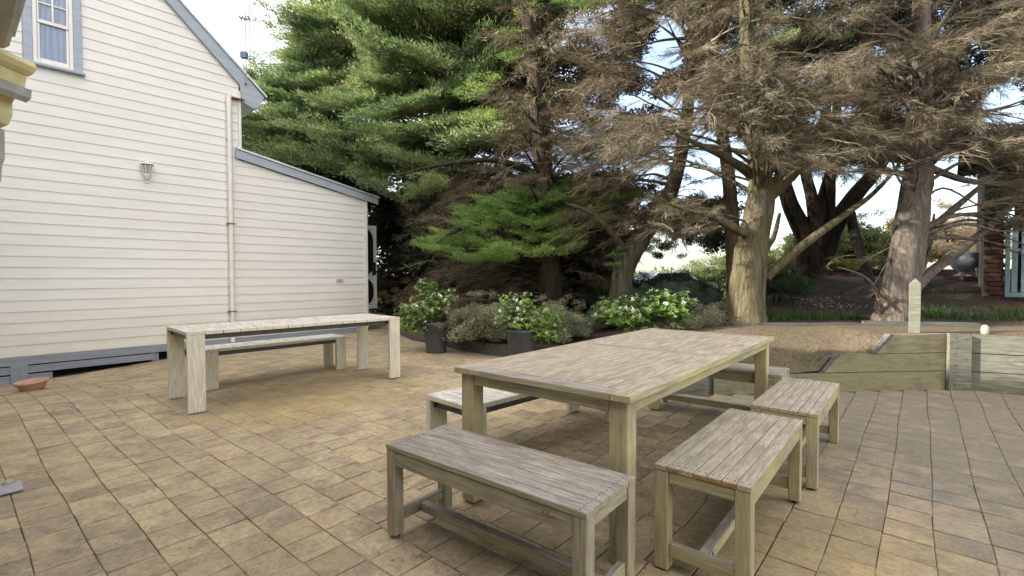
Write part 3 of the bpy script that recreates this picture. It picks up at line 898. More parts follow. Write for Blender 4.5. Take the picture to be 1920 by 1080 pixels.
# terracotta bowl at the plinth
bp_ = at(53, 706, 6.15)
bx, by = -6.02, 6.02
bw = thing('terracotta_bowl', 'shallow ribbed terracotta bowl tilted against the house plinth', 'pot', (bx, by, patio_h(bx, by) + .005))
bw.rotation_euler = (R(3), R(-4), .5)
bw.scale = (.74, .74, .80)
put('bowl', lathe('bowl', [(0, .0), (.13, .0), (.145, .01), (.165, .055), (.185, .10), (.185, .105), (.215, .11), (.218, .14), (.205, .145), (.19, .14), (.17, .09), (.14, .03), (0, .03)], 32), M['terra'], bw)
for k in range(28):
    a = 2 * math.pi * k / 28
    bar('rib', (.152 * math.cos(a), .152 * math.sin(a), .012), (.186 * math.cos(a), .186 * math.sin(a), .10), .012, .006, M['terra'], bw, up=(math.cos(a), math.sin(a), 0))

# ------------------------------------------------------------------ the near house on the left (eave, corner bracket)
near = thing('near_house', 'near house at left edge with grey eave and yellow corner bracket', 'house', (0, 0, 0), TA)
# local x = TP (towards the patio), local y = TQ (along the eave)
EP, EQ = 0.235, 3.457      # eave line and end of the eave
put('gutter', prism('gutter', [(EP - .13, 2.37), (EP - .02, 2.37), (EP, 2.39), (EP + .01, 2.47), (EP - .13, 2.47)], -9.0, EQ - .02), M['greypaint'], near)
put('eave_soffit', prism('eave_soffit', [(-0.62, 2.40), (EP - .132, 2.40), (EP - .132, 2.43), (-0.62, 2.43)], -9.0, EQ - .04), M['greypaint'], near)
put('roof', prism('roof', [(EP + .02, 2.475), (-6.2, 6.85), (-12.5, 2.475), (-12.5, 2.44), (-6.2, 6.80), (-.1, 2.44), (EP + .02, 2.44)], -9.0, EQ - .02), M['roof'], near)
put('wall', prism('wall', [(-0.62, -.3), (-12.2, -.3), (-12.2, 2.43), (-6.2, 6.75), (-0.62, 2.43)], -8.8, EQ - .75), M['trim'], near)
put('shade_wing', prism('shade_wing', [(-1.0, -.3), (-8.6, -.3), (-8.6, 4.5), (-4.8, 7.9), (-1.0, 4.5)], EQ + .3, 9.6), M['trim'], near)  # unseen wing, added to keep the sun off the patio
put('shade_wing_roof', prism('shade_wing_roof', [(-.75, 4.30), (-4.8, 7.94), (-8.85, 4.30), (-8.85, 4.36), (-4.8, 8.02), (-.75, 4.36)], EQ + .1, 9.65), M['roof'], near)  # roof of the added wing, out of view, raised to block the sun
# corner bracket: moulded yellow cornice on a corbel and a white tapered tail
NI = near.matrix_basis.to_3x3()
def nworld(name, poly, y0, y1, mat):
    """profile in world x,z extruded along world y"""
    m = prism(name, poly, y0, y1)
    return put(name, m, mat, near, Matrix.Rotation(-TA, 4, 'Z'))
def off_(pl, dx): return [(x + dx, z) for x, z in pl]
nworld('corner_cornice', [(-3.1, 2.225), (-2.335, 2.225), (-2.312, 2.240), (-2.298, 2.262), (-2.306, 2.285), (-2.335, 2.296), (-3.1, 2.296)], 1.1, 2.36, M['yellow'])
nworld('moulding', [(-3.1, 2.165), (-2.352, 2.165), (-2.34, 2.223), (-3.1, 2.223)], 1.1, 2.352, M['yellow'])
nworld('moulding', [(-2.46, 2.15), (-2.40, 2.135), (-2.36, 2.10), (-2.335, 2.12), (-2.33, 2.16), (-2.345, 2.163), (-2.46, 2.163)], 2.20, 2.365, M['greypaint'])
nworld('corbel', [(-3.1, 1.975), (-2.50, 1.975), (-2.452, 1.995), (-2.43, 2.04), (-2.43, 2.10), (-2.405, 2.14), (-2.38, 2.163), (-3.1, 2.163)], 1.1, 2.368, M['yellow'])
nworld('bracket_tail', [(-3.1, 1.70), (-2.50, 1.72), (-2.492, 1.80), (-2.478, 1.83), (-2.475, 1.973), (-3.1, 1.973)], 1.1, 2.372, M['greypaint'])

# ------------------------------------------------------------------ timber furniture
SCREW = lathe('screw_plug', [(.0042, -.001), (.0042, .0016), (0, .0018)], 7)
SCREW.materials.append(M['enddark'])
def teak_bench(label, cx, cy, ang, L, W, H, mat, group='slatted teak benches round the dining table', mark=False, ends=False):
    o = thing('slatted_bench', label, 'bench', (cx, cy, 0), ang, group)
    T, leg = 0.022, 0.058
    n = 7
    sw = (W - 0.0) / n
    for i in range(n):
        y = -W / 2 + sw * (i + .5)
        edge = i in (0, n - 1)
        x = L / 2 - (0 if edge else 0.004)
        bar('slat', (-x, y, H - T / 2 - (0 if edge else random.uniform(0, .0015))), (x, y, H - T / 2), sw - (.0022 if edge else .0032), T, mat, o, bev=.0015)
        if ends and not edge and i in (1, 2, 3, 5):
            put('end_grain', box_mesh(.002, sw * .8, T * .6, .0005, M['endgrain']), None, o, Matrix.Translation((-x - .0012, y, H - T / 2)))
    for sx_ in (-1, 1):
        for sy_ in (-1, 1):
            x, y = sx_ * (L / 2 - leg / 2 - .002), sy_ * (W / 2 - leg / 2 - .002)
            bar('leg', (x, y, 0.008), (x, y, H - T - .0005), leg, leg, mat, o, up=(1, 0, 0), bev=.004)
            put('foot_glide', lathe('foot_glide', [(0, 0), (.021, 0), (.021, .0085), (0, .0085)], 10), M['rubber'], o, Matrix.Translation((x, y, 0)))
        x = sx_ * (L / 2 - leg / 2 - .002)
        bar('end_rail', (x + sx_ * .012, -(W / 2 - leg - .003), H - T - .026), (x + sx_ * .012, W / 2 - leg - .003, H - T - .026), .022, .048, mat, o)
        bar('low_stretcher', (x, -(W / 2 - leg - .003), .092), (x, W / 2 - leg - .003, .092), .032, .055, mat, o)
    for i in range(n):
        for sx_ in (-1, 1):
            for dy in (-.25, .25):
                put('screw_plug', SCREW, None, o, Matrix.Translation((sx_ * (L / 2 - .035), -W / 2 + sw * (i + .5 + dy), H - .0012)))
    for sy_ in (-1, 1):
        y = sy_ * (W / 2 - .018)
        bar('side_rail', (-(L / 2 - leg - .003), y, H - T - .037), (L / 2 - leg - .003, y, H - T - .037), .024, .068, mat, o)
    bar('long_stretcher', (-(L / 2 - leg / 2 - .022), 0, .088), (L / 2 - leg / 2 - .022, 0, .088), .045, .045, mat, o)
    for sx_ in (-1, 1):
        b_ = lathe('bolt', [(0, 0), (.009, 0), (.009, .004), (0, .006)], 8)
        put('bolt', b_, M['metal'], o, Matrix.Translation((sx_ * (L / 2 - .10), -.0235, .10)) @ Matrix.Rotation(math.pi / 2, 4, 'X'))
    return o
BW = .056
# bench in front (long axis across the table's short side)
bA = teak_bench('nearest grey slatted teak bench with small burnt maker mark on its rail', -0.059, 2.107, 0.894 - math.pi / 2, 1.105, 0.388, 0.444, M['teak_old'])
# burnt mark on the near long rail, near its right end
mk = put('maker_mark', mesh_of('maker_mark', [(-.045, 0, -.018), (-.037, 0, -.018), (-.037, 0, .006), (-.028, 0, -.008), (-.022, 0, -.008), (-.013, 0, .006), (-.013, 0, -.018), (-.004, 0, -.018), (-.004, 0, .020), (-.012, 0, .020), (-.025, 0, .002), (-.038, 0, .020), (-.045, 0, .020)],
     [(0, 1, 2, 11, 12), (2, 3, 4, 5, 9, 10, 11), (5, 6, 7, 8, 9)]), M['brand'], bA, Matrix.Translation((0.395, -0.388 / 2 + .0055, .386)) @ Matrix.Scale(.72, 4))
put('maker_letters', mesh_of('maker_letters', [(x0 + dx, 0, z0 + dz) for (x0, z0, w_, h_) in [(.000, -.012, .004, .020), (.006, -.004, .010, .004), (.006, -.012, .004, .012), (.014, -.012, .004, .020), (.020, .004, .010, .004), (.020, -.012, .010, .004), (.020, -.004, .008, .004), (.032, -.012, .004, .020), (.036, .004, .008, .004), (.036, -.012, .008, .004), (.000, -.020, .044, .003)] for (dx, dz) in ((0, 0), (w_, 0), (w_, h_), (0, h_))],
     [(4 * k, 4 * k + 1, 4 * k + 2, 4 * k + 3) for k in range(11)]), M['brand'], bA, Matrix.Translation((0.395, -0.388 / 2 + .0055, .386)) @ Matrix.Scale(.72, 4))
teak_bench('slatted bench in the right foreground showing orange end grain on its slats', 1.103, 2.338, 0.879, 1.111, 0.383, 0.451, M['teak_bench'], ends=True)
teak_bench('second slatted bench on the right, standing behind the orange ended one', 1.955, 3.273, 0.877, 1.06, 0.365, 0.448, M['teak_bench'])
teak_bench('grey slatted bench across the far end of the dining table by the low sleepers', 1.839, 4.33, 0.906 - math.pi / 2, 1.105, 0.388, 0.450, M['teak_old'])

def dining_table():
    L, W, H, T = 2.553, 1.061, 0.750, 0.032
    o = thing('dining_table', 'large weathered grey slatted teak dining table in the middle of the patio', 'table', (0.907, 3.292, 0), 0.868)
    fb = 0.095
    m = M['teak']
    bar('side_board', (-L / 2, -(W - fb) / 2, H - T / 2), (L / 2, -(W - fb) / 2, H - T / 2), fb, T, m, o)
    bar('side_board', (-L / 2, (W - fb) / 2, H - T / 2), (L / 2, (W - fb) / 2, H - T / 2), fb, T, m, o)
    for x in (-(L - fb) / 2, (L - fb) / 2, 0.0):
        bar('cross_board', (x, -(W / 2 - fb - .002), H - T / 2 + (.0012 if x == 0 else 0)), (x, W / 2 - fb - .002, H - T / 2), fb if x else .075, T, M['teak_old'], o)
    n = 14
    y0, y1 = -(W / 2 - fb - .002), (W / 2 - fb - .002)
    sw = (y1 - y0) / n
    for half in (-1, 1):
        xa, xb = (.040, L / 2 - fb - .002)
        for i in range(n):
            y = y0 + sw * (i + .5)
            bar('slat', (half * xa, y, H - .009 - random.uniform(0, .0012)), (half * xb, y, H - .009), sw - .0045, .018, m, o, bev=.0016)
    leg = 0.088
    for sx_ in (-1, 1):
        for sy_ in (-1, 1):
            x, y = sx_ * (L / 2 - leg / 2 - .028), sy_ * (W / 2 - leg / 2 - .028)
            bar('leg', (x, y, 0.005), (x, y, H - T - .0005), leg, leg, m, o, up=(1, 0, 0), bev=.005)
            put('foot_glide', box_mesh(.05, .05, .006, .001, M['rubber']), None, o, Matrix.Translation((x, y, .0035)))
        x = sx_ * (L / 2 - .028 - .018)
        bar('apron', (x, -(W / 2 - leg - .030), H - T - .030), (x, W / 2 - leg - .030, H - T - .030), .026, .058, m, o)
    for sy_ in (-1, 1):
        y = sy_ * (W / 2 - .028 - .018)
        bar('apron', (-(L / 2 - leg - .030), y, H - T - .030), (L / 2 - leg - .030, y, H - T - .030), .026, .058, m, o)
    for x in (-.6, 0, .6):
        bar('batten', (x, -(W / 2 - .07), H - T - .012), (x, W / 2 - .07, H - T - .012), .05, .022, m, o)
    return o
dining_table()

def pale(name, cat, label, cx, cy, ang, L, W, H, n, gapw=.005, T=.034, group=None):
    o = thing(name, label, cat, (cx, cy, 0), ang, group)
    m = M['teak_pale']
    bw = L / n
    for i in range(n):
        x = -L / 2 + bw * (i + .5)
        bar('board', (x, -W / 2 + random.uniform(-.001, .001), H - T / 2), (x, W / 2, H - T / 2 + random.uniform(-.001, .001)), bw - gapw, T, m, o, bev=.003)
    lt = .042
    for sx_ in (-1, 1):
        x = sx_ * (L / 2 - bw / 2)
        for sy_ in (-1, 1):
            y = sy_ * (W / 2 - lt / 2)
            bar('leg', (x, y, 0.0), (x, y, H - T - .001), lt, bw - gapw, m, o, up=(1, 0, 0), bev=.003)
    rh = .05
    for sy_ in (-1, 1):
        y = sy_ * (W / 2 - lt - .012 - (.02 if W > .6 else 0))
        bar('steel_rail', (-L / 2 + .03, y, H - T - rh / 2 - .001), (L / 2 - .03, y, H - T - rh / 2 - .001), .02, rh, M['steel'], o, bev=.001)
    for sx_ in (-1, 1):
        x = sx_ * (L / 2 - .05)
        bar('steel_rail', (x, -(W / 2 - lt - .036), H - T - rh / 2 - .001), (x, W / 2 - lt - .036, H - T - rh / 2 - .001), .02, rh, M['steel'], o, bev=.001)
    return o
pale('long_table', 'table', 'long pale plank table standing parallel to the weatherboard wall', -2.474, 5.467, 0.804, 2.258, 0.821, 0.750, 15)
fc = W0 + WS * (-2.64 - .84) + WN * 3.725
pale('plank_bench', 'bench', 'pale plank bench tucked behind and under the long pale table', fc.x, fc.y, WA, 1.68, 0.39, 0.45, 12, group='pale plank benches')
pale('plank_bench', 'bench', 'pale plank bench pushed under the left side of the dining table', 0.167, 3.741, 0.785, 1.70, 0.46, 0.438, 11, group='pale plank benches')

# ------------------------------------------------------------------ retaining wall of sleepers
rw = thing('retaining_wall', 'stepped timber sleeper retaining wall at the right of the patio', 'wall')
def sleeper(poly, A, B, mat, th=.07, name='sleeper', par=rw):
    """poly in (distance along A->B, z); front face on the line A-B"""
    A, B = Vector((*A, 0)), Vector((*B, 0))
    d = (B - A).normalized()
    Mx = Matrix.Translation(A) @ Matrix.Rotation(math.atan2(d.y, d.x), 4, 'Z')
    return put(name, prism(name, poly, 0.0, th), mat, par, Mx)
A1, B1 = (1.56, 5.07), (4.76, 5.262)
A1v, B1v = Vector(A1), Vector(B1)
LN = (B1v - A1v).length
k_ = LN / (4.76 - 1.56)
def X1(x): return (x - 1.56) * k_
sleeper([(X1(1.56), -.05), (X1(2.09), -.05), (X1(2.09), .192), (X1(1.56), .188)], A1, B1, M['pine_grey'])
sleeper([(X1(2.145), -.05), (X1(4.75), -.05), (X1(4.75), .195), (X1(2.145), .186)], A1, B1, M['pine'])
sleeper([(X1(2.085), -.05), (X1(2.15), -.05), (X1(2.15), .18), (X1(2.085), .18)], (A1[0], A1[1] + .03), (B1[0], B1[1] + .03), M['enddark'], .03, 'recess_strip')  # dark strip set back, painted as the shaded recess between two sleepers
sleeper([(X1(3.37), .199), (X1(4.75), .201), (X1(4.75), .394), (X1(3.55), .393)], A1, B1, M['pine'])
sleeper([(X1(3.96), .399), (X1(4.75), .401), (X1(4.75), .602), (X1(4.16), .600)], A1, B1, M['pine'])
sleeper([(X1(3.325), .192), (X1(3.367), .198), (X1(3.547), .396), (X1(3.505), .402)], A1, B1, M['enddark'], .075, 'cut_end')
sleeper([(X1(3.915), .40), (X1(3.957), .400), (X1(4.157), .602), (X1(4.115), .608)], A1, B1, M['enddark'], .075, 'cut_end')
A2, B2 = (4.985, 5.235), (9.2, 3.34)
L2 = (Vector(B2) - Vector(A2)).length
for k in range(3):
    z0 = .001 + .2 * k
    for (a, b) in ((0.0, 1.9), (1.905, L2)):
        sleeper([(a, z0 - (.06 if k == 0 else 0)), (b, z0 - (.06 if k == 0 else 0)), (b, z0 + .192 - .010 * k), (a, z0 + .192)], A2, B2, M['pine_grey'])
pst = sleeper([(0, -.05), (.215, -.05), (.213, .604), (.002, .612)], (4.750, 5.215), (4.968, 5.185), M['pine_grey'], .06, 'wall_post')
for (bx_, bz) in ((.06, .57), (.06, .46), (.055, .40), (.055, .27), (.055, .20), (.15, .34), (.155, .56), (.15, .13), (.06, .06)):
    b_ = put('bolt', lathe('bolt', [(0, 0), (.008, 0), (.008, .003), (0, .004)], 8), M['enddark'], pst, Matrix.Translation((bx_, -.0005, bz)) @ Matrix.Rotation(math.pi / 2, 4, 'X'))
# bed edging
be = thing('bed_edging', 'low timber sleeper edging round the shrub bed behind the pots', 'edging')
eds = [(1.52, 5.12), (0.92, 6.56), (0.12, 7.38), (-0.78, 8.10), (-1.92, 9.55), (-2.6, 10.85)]
for a, b in zip(eds[:-1], eds[1:]):
    Ln = math.dist(a, b)
    sleeper([(0, -.05), (Ln - .01, -.05), (Ln - .01, .18), (0, .18)], a, b, M['enddark'], .07, 'sleeper', be)
ge = thing('garden_edging', 'grey timber edging along the top of the sandy path', 'edging')
for (a, b, z0, z1) in (((3.05, 6.62), (4.70, 6.42), .48, .60), ((4.71, 6.42), (5.95, 6.10), .52, .635)):
    Ln = math.dist(a, b)
    sleeper([(0, z0), (Ln, z0), (Ln, z1), (0, z1)], a, b, M['pine_dark'], .10, 'sleeper', ge)

gp = thing('garden_post', 'square grey timber post with pyramid top behind the retaining wall', 'post', (4.575, 5.47, .45), R(-38))
put('shaft', box_mesh(.104, .104, .70, .004, M['pine_grey']), None, gp, Matrix.Translation((0, 0, .35)))
put('pointed_cap', mesh_of('pointed_cap', [(-.0515, -.0515, .7), (.0515, -.0515, .7), (.0515, .0515, .7), (-.0515, .0515, .7), (0, 0, .765)], [(0, 1, 4), (1, 2, 4), (2, 3, 4), (3, 0, 4)]), M['pine_grey'], gp)
pv = thing('pipe_stub', 'short white plastic pipe with rounded cap behind the sleeper wall', 'pipe', (5.33, 5.42, .50))
pv.scale = (.85, .85, .92)
put('pipe', lathe('pipe', [(.036, 0), (.036, .12)], 16), M['pvc'], pv)
put('cap', lathe('cap', [(.043, .10), (.043, .155), (.035, .185), (.018, .20), (0, .203)], 16), M['pvc'], pv)

# ------------------------------------------------------------------ vegetation machinery
RNG = np.random.default_rng(11)

def ribbon(P, w0, w1, r):
    """polyline P (k,3) -> flat tapered strip of triangles"""
    d = P[-1] - P[0]
    s = np.cross(d, r.normal(size=3)); s /= (np.linalg.norm(s) + 1e-9)
    k = len(P)
    ws = np.linspace(w0, w1, k)[:, None] * .5
    a, b = P - s * ws, P + s * ws
    out = []
    for i in range(k - 1):
        out.append((a[i], b[i], b[i + 1])); out.append((a[i], b[i + 1], a[i + 1]))
    return out

def unit(v): return v / (np.linalg.norm(v) + 1e-9)

def twig_template(seed, nsec=32, nter=10, droop=.28, w=.0085):
    r = np.random.default_rng(seed)
    tris = []
    t = np.linspace(0, 1, 8)
    main = np.stack([t, .10 * np.sin(t * 3 + r.uniform(0, 6)) * t, -droop * t ** 2 + .10 * t], 1)
    tris += ribbon(main, w * 1.7, w * .5, r)
    tris += ribbon(main, w * 1.7, w * .5, r)
    for k in range(nsec):
        u = r.uniform(.05, 1.0)
        i = min(6, int(u * 7)); f = u * 7 - i
        p = main[i] * (1 - f) + main[i + 1] * f
        ax = unit(main[i + 1] - main[i])
        sd_ = r.choice([-1, 1])
        d = unit(ax * r.uniform(.7, 1.3) + np.array([0, sd_ * r.uniform(.25, .9), r.uniform(-.35, .35)]))
        L = r.uniform(.22, .50) * (1 - .35 * u)
        q = np.linspace(0, 1, 4)[:, None]
        bend = np.array([r.uniform(-.1, .2), -sd_ * .12, r.uniform(-.30, .05)])
        sec = p + d * L * q + bend * L * q ** 2
        tris += ribbon(sec, w * .75, w * .3, r)
        for j in range(nter):
            v = r.uniform(.1, 1)
            ii = min(2, int(v * 3)); ff = v * 3 - ii
            a = sec[ii] * (1 - ff) + sec[ii + 1] * ff
            dd = unit(d + r.normal(0, .45, 3))
            l = r.uniform(.07, .20)
            e = a + dd * l + np.array([0, 0, -.15 * l])
            s = unit(np.cross(dd, r.normal(size=3))) * w * .28
            tris.append((a - s, a + s, e))
    return np.array(tris, dtype=np.float32)

def pad_template(seed, n=950, lx=.55, ly=.34, lz=.085, leaf=.075, lw=.017):
    """flat layered cypress spray made of small upcurved tufts"""
    r = np.random.default_rng(seed)
    sub = r.uniform(-1, 1, (22, 3)); sub[:, 0] *= lx; sub[:, 1] *= ly; sub[:, 2] *= lz
    k = r.integers(0, 22, n)
    P = sub[k] + r.normal(0, 1, (n, 3)) * np.array([.13, .09, .035])
    out = P * np.array([1.0, 1.0, .2]); out /= (np.linalg.norm(out, axis=1)[:, None] + 1e-6)
    D = out * .8 + r.normal(0, .45, (n, 3)) + np.array([.35, 0, .55])
    D /= np.linalg.norm(D, axis=1)[:, None]
    L = leaf * r.uniform(.6, 1.4, n)
    T = P + D * L[:, None]
    Sd = np.cross(D, r.normal(size=(n, 3))); Sd /= (np.linalg.norm(Sd, axis=1)[:, None] + 1e-6)
    Sd *= (lw * r.uniform(.6, 1.3, n))[:, None]
    tris = np.stack([P - Sd * .85, P + Sd * .85, T], 1)
    tw = []
    for q in sub:
        tw += ribbon(np.array([[-lx * .9, 0, -.05], [q[0] * .4 - .1, q[1] * .5, q[2] - .05], q]), .012, .004, r)
    return tris.astype(np.float32), np.array(tw, dtype=np.float32)

def clump_template(seed, n=420, R_=.5, leaf=.13, lw=.035, flat=.55):
    r = np.random.default_rng(seed)
    P = r.normal(0, 1, (n, 3)); P /= np.linalg.norm(P, axis=1)[:, None]
    P *= (R_ * r.uniform(.15, 1, n) ** .6)[:, None] * np.array([1, 1, flat])
    D = P / R_ + r.normal(0, .6, (n, 3)); D /= np.linalg.norm(D, axis=1)[:, None]
    L = leaf * r.uniform(.5, 1.4, n)
    T = P + D * L[:, None]
    Sd = np.cross(D, r.normal(size=(n, 3))); Sd /= (np.linalg.norm(Sd, axis=1)[:, None] + 1e-6)
    Sd *= (lw * r.uniform(.6, 1.3, n))[:, None]
    mid = P + D * (L * .3)[:, None]
    return np.stack([mid - Sd * 1.05 - D * (L * .3)[:, None] * .5, mid + Sd * 1.05, T], 1).astype(np.float32)

TW = [twig_template(s) for s in range(8)]
TWL = [twig_template(50 + s, 13, 7, .45, .015) for s in range(6)]
PD = [pad_template(100 + s, 1000, leaf=.075, lw=.014) for s in range(8)]
PB = [pad_template(140 + s, 1150, .62, .30, .05, .086, .0135) for s in range(8)]
CL = [clump_template(200 + s) for s in range(5)]
CF = [clump_template(220 + s, 520, .5, .095, .026, .7) for s in range(4)]

def xf(tris, pos, d, scale, roll=0.0, upz=None):
    """orient template x-axis along d, keep z near up, scale, move"""
    x = unit(np.array(d, dtype=float))
    z = np.array([0, 0, 1.0]); z = unit(z - x * z.dot(x))
    y = np.cross(z, x)
    c, s = math.cos(roll), math.sin(roll)
    y, z = y * c + z * s, -y * s + z * c
    Mx = np.stack([x, y, z])     # rows
    return (tris.reshape(-1, 3) * scale) @ Mx.astype(np.float32) + np.array(pos, dtype=np.float32)

def tubes(name, limbs, seg=10, rough=.12, seed=1):
    """joined tapered limbs: list of (points, radii)"""
    r = np.random.default_rng(seed)
    V, F = [], []
    for pts, rad in limbs:
        P = np.array([tuple(p) for p in pts], dtype=float)
        rad = np.array(rad, dtype=float)
        # densify
        n = len(P)
        tt = np.linspace(0, n - 1, max(2, (n - 1) * 5 + 1))
        Q = []
        for t in tt:
            i = min(n - 2, int(t)); f = t - i
            p0, p1, p2, p3 = P[max(0, i - 1)], P[i], P[i + 1], P[min(n - 1, i + 2)]
            Q.append(.5 * ((2 * p1) + (p2 - p0) * f + (2 * p0 - 5 * p1 + 4 * p2 - p3) * f * f + (3 * p1 - p0 - 3 * p2 + p3) * f ** 3))
        Q = np.array(Q); Rr = np.interp(tt, range(n), rad)
        b = len(V)
        T = np.gradient(Q, axis=0)
        ref = np.array([.3, .9, .2])
        ph = r.uniform(0, 6, 4)
        sg = seg if rad.max() > .06 else 6
        for i, (q, t_, rr) in enumerate(zip(Q, T, Rr)):
            t_ = unit(t_); a = unit(np.cross(t_, ref)); c = np.cross(t_, a)
            for k in range(sg):
                th = 2 * math.pi * k / sg
                m_ = 1 + rough * (math.sin(3 * th + ph[0] + i * .22) * .5 + math.sin(5 * th + ph[1] - i * .13) * .35) + r.normal(0, rough * .18)
                V.append(q + (a * math.cos(th) + c * math.sin(th)) * rr * m_)
        for i in range(len(Q) - 1):
            for k in range(sg):
                l = (k + 1) % sg
                F.append((b + i * sg + k, b + i * sg + l, b + (i + 1) * sg + l, b + (i + 1) * sg + k))
    return mesh_of(name, V, F, True)

HOLES = [(1250, 70, 26, 44), (1285, 200, 55, 26), (1318, 272, 70, 24), (1290, 335, 60, 22), (1560, 205, 26, 26), (1345, 330, 30, 40), (1215, 120, 30, 22),
         (1190, 190, 26, 14), (1050, 135, 14, 10), (1660, 90, 10, 8), (1775, 30, 14, 16), (1890, 190, 40, 40), (1830, 100, 18, 18)]
def in_hole(u, v, m=14):
    for (a, b, c, d) in HOLES:
        if ((u - a) / (c + m)) ** 2 + ((v - b) / (d + m * .8)) ** 2 < 1: return True
    return False
def in_poly(u, v, poly):
    c = False
    n = len(poly)
    for i in range(n):
        x1, y1 = poly[i]; x2, y2 = poly[i - 1]
        if (y1 > v) != (y2 > v) and u < (x2 - x1) * (v - y1) / (y2 - y1) + x1: c = not c
    return c
def sample(poly, n, depth, holes=True, r=RNG):
    us = [p[0] for p in poly]; vs_ = [p[1] for p in poly]
    out = []
    tries = 0
    while len(out) < n and tries < n * 60:
        tries += 1
        u, v = r.uniform(min(us), max(us)), r.uniform(min(vs_), max(vs_))
        if not in_poly(u, v, poly): continue
        if holes and in_hole(u, v): continue
        d = depth(u, v, r)
        out.append((np.array(at(u, v, d)), u, v))
    return out

def outward(pos, axis, r, side=1.0, up=0.05, spread=.5):
    d = np.array([pos[0] - axis[0], pos[1] - axis[1], 0.0])
    d = unit(d) * side
    d += r.normal(0, spread, 3) * np.array([1, 1, .35])
    d[2] += up
    return unit(d)

def limb_to(p0, p1, r, r0=.03, sag=.08):
    p0, p1 = np.array(p0), np.array(p1)
    L = np.linalg.norm(p1 - p0)
    a = p0 + (p1 - p0) * .35 + np.array([0, 0, sag * L]) + r.normal(0, .03 * L, 3)
    b = p0 + (p1 - p0) * .7 + np.array([0, 0, sag * L * .6]) + r.normal(0, .03 * L, 3)
    return ([p0, a, b, p1], [r0, r0 * .7, r0 * .45, r0 * .2])

def tree(name, label, bark, trunk, limbs, twigs=(), pads=(), clumps=(), twigmat='twig', padmat='cypress', clumpmat='dark_leaf', seed=1, group=None, trunk_top=None, limbn=40):
    """trunk: (pts, radii); twigs/pads/clumps: lists of (pos, u, v, scale)"""
    r = np.random.default_rng(seed)
    base = np.array(trunk[0][0])
    o = thing(name, label, 'tree', tuple(base), 0, group)
    off = Matrix.Translation(-Vector(base))
    def P(nm, mesh, mat, kind=None):
        return put(nm, mesh, mat, o, off, kind)
    P('trunk', tubes('trunk', [trunk], 16, .13, seed), M[bark])
    for lb in limbs:
        P('limb', tubes('limb', [lb], 12, .12, seed + 3), M[bark])
    tp = np.array([tuple(p) for p in trunk[0]], dtype=float)
    def axis_at(z):
        i = int(np.argmin(abs(tp[:, 2] - z))); return tp[i]
    small = []
    allp = list(twigs) + list(pads)
    for k in range(min(limbn, len(allp))):
        q = allp[r.integers(len(allp))]
        z0 = q[0][2] - r.uniform(-.2, .9)
        z0 = min(max(z0, tp[0, 2] + 1.2), tp[-1, 2])
        zs = tp[:, 2]
        ax = np.array([np.interp(z0, zs, tp[:, 0]), np.interp(z0, zs, tp[:, 1]), z0]) if np.all(np.diff(zs) > 0) else axis_at(z0)
        small.append(limb_to(ax, q[0], r, r.uniform(.018, .04)))
    if small:
        P('branches', tubes('branches', small, 6, .08, seed + 5), M[bark], 'stuff')
    if twigs:
        acc = []
        for q in twigs:
            ax = axis_at(q[0][2])
            d = outward(q[0], ax, r, 1, q[4] if len(q) > 4 else .02, .45)
            t = TW[r.integers(len(TW))] if r.random() < .72 else TWL[r.integers(len(TWL))]
            acc.append(xf(t, q[0] - d * q[3] * .5, d, q[3], r.uniform(-.6, .6)).reshape(-1, 3, 3))
        P('dead_twigs', tri_mesh('dead_twigs', acc), M[twigmat], 'stuff')
    if pads:
        acc, acc2 = [], []
        for q in pads:
            ax = axis_at(q[0][2])
            d = outward(q[0], ax, r, 1, .12, .30)
            t, tw = PD[r.integers(len(PD))]
            rl = r.uniform(-.3, .3)
            if len(q) > 4:
                t, tw = PB[r.integers(len(PB))]
                d = q[4]
            acc.append(xf(t, q[0], d, q[3], rl).reshape(-1, 3, 3)); acc2.append(xf(tw, q[0], d, q[3], rl).reshape(-1, 3, 3))
        P('foliage', tri_mesh('foliage', acc), M[padmat], 'stuff')
        P('sprigs', tri_mesh('sprigs', np.concatenate(acc2)), M['twig_brown'], 'stuff')
    if clumps:
        acc = []
        for q in clumps:
            d = r.normal(size=3); d[2] *= .2
            acc.append(xf(CL[r.integers(len(CL))], q[0], d, q[3]).reshape(-1, 3, 3))
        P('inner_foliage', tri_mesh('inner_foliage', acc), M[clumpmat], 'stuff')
    return o

def sc(lst, a, b, r=RNG, up=None):
    return [(p, u, v, r.uniform(a, b)) + ((up,) if up is not None else ()) for (p, u, v) in lst]
def gz(u, d):
    x = (u - 960) / 903.75 * d
    return Vector((x, d, garden_h(x, d) - .05))

# --- 1 the big green cypress behind the house
GR = [(452, 205), (470, 150), (500, 110), (545, 60), (580, 40), (600, 0), (615, -60), (700, -330), (1120, -330), (1050, -30), (985, 70), (950, 170), (890, 235), (860, 290), (760, 330), (690, 345), (600, 335), (450, 290)]
dep1 = lambda u, v, r: 13.4 - (u - 450) / 500 * 2.2 + r.uniform(-.9, 1.6)
def boughs(starts, base_dir, r, npad=(3, 6), s0=1.25, s1=.8, step=.42):
    """rows of flat sprays along a bough that sags and lifts at its tip"""
    out = []
    for (p, u, v) in starts:
        d = unit(np.array(base_dir) + r.normal(0, 1, 3) * np.array([.25, .45, .12]))
        k = int(r.integers(*npad))
        q = np.array(p, float)
        for i in range(k):
            f = i / max(1, k - 1)
            dd = unit(d + np.array([0, 0, -.22 + .40 * f]))
            side = unit(np.cross(dd, [0, 0, 1]))
            for w_ in ([0] if i == k - 1 else [-1, 1]):
                out.append((q + side * w_ * .24 * (1 - f * .5) + r.normal(0, .05, 3), u, v, (s0 + (s1 - s0) * f) * r.uniform(.85, 1.15), unit(dd + side * w_ * .35)))
            q = q + dd * step * (s0 + (s1 - s0) * f)
    return out
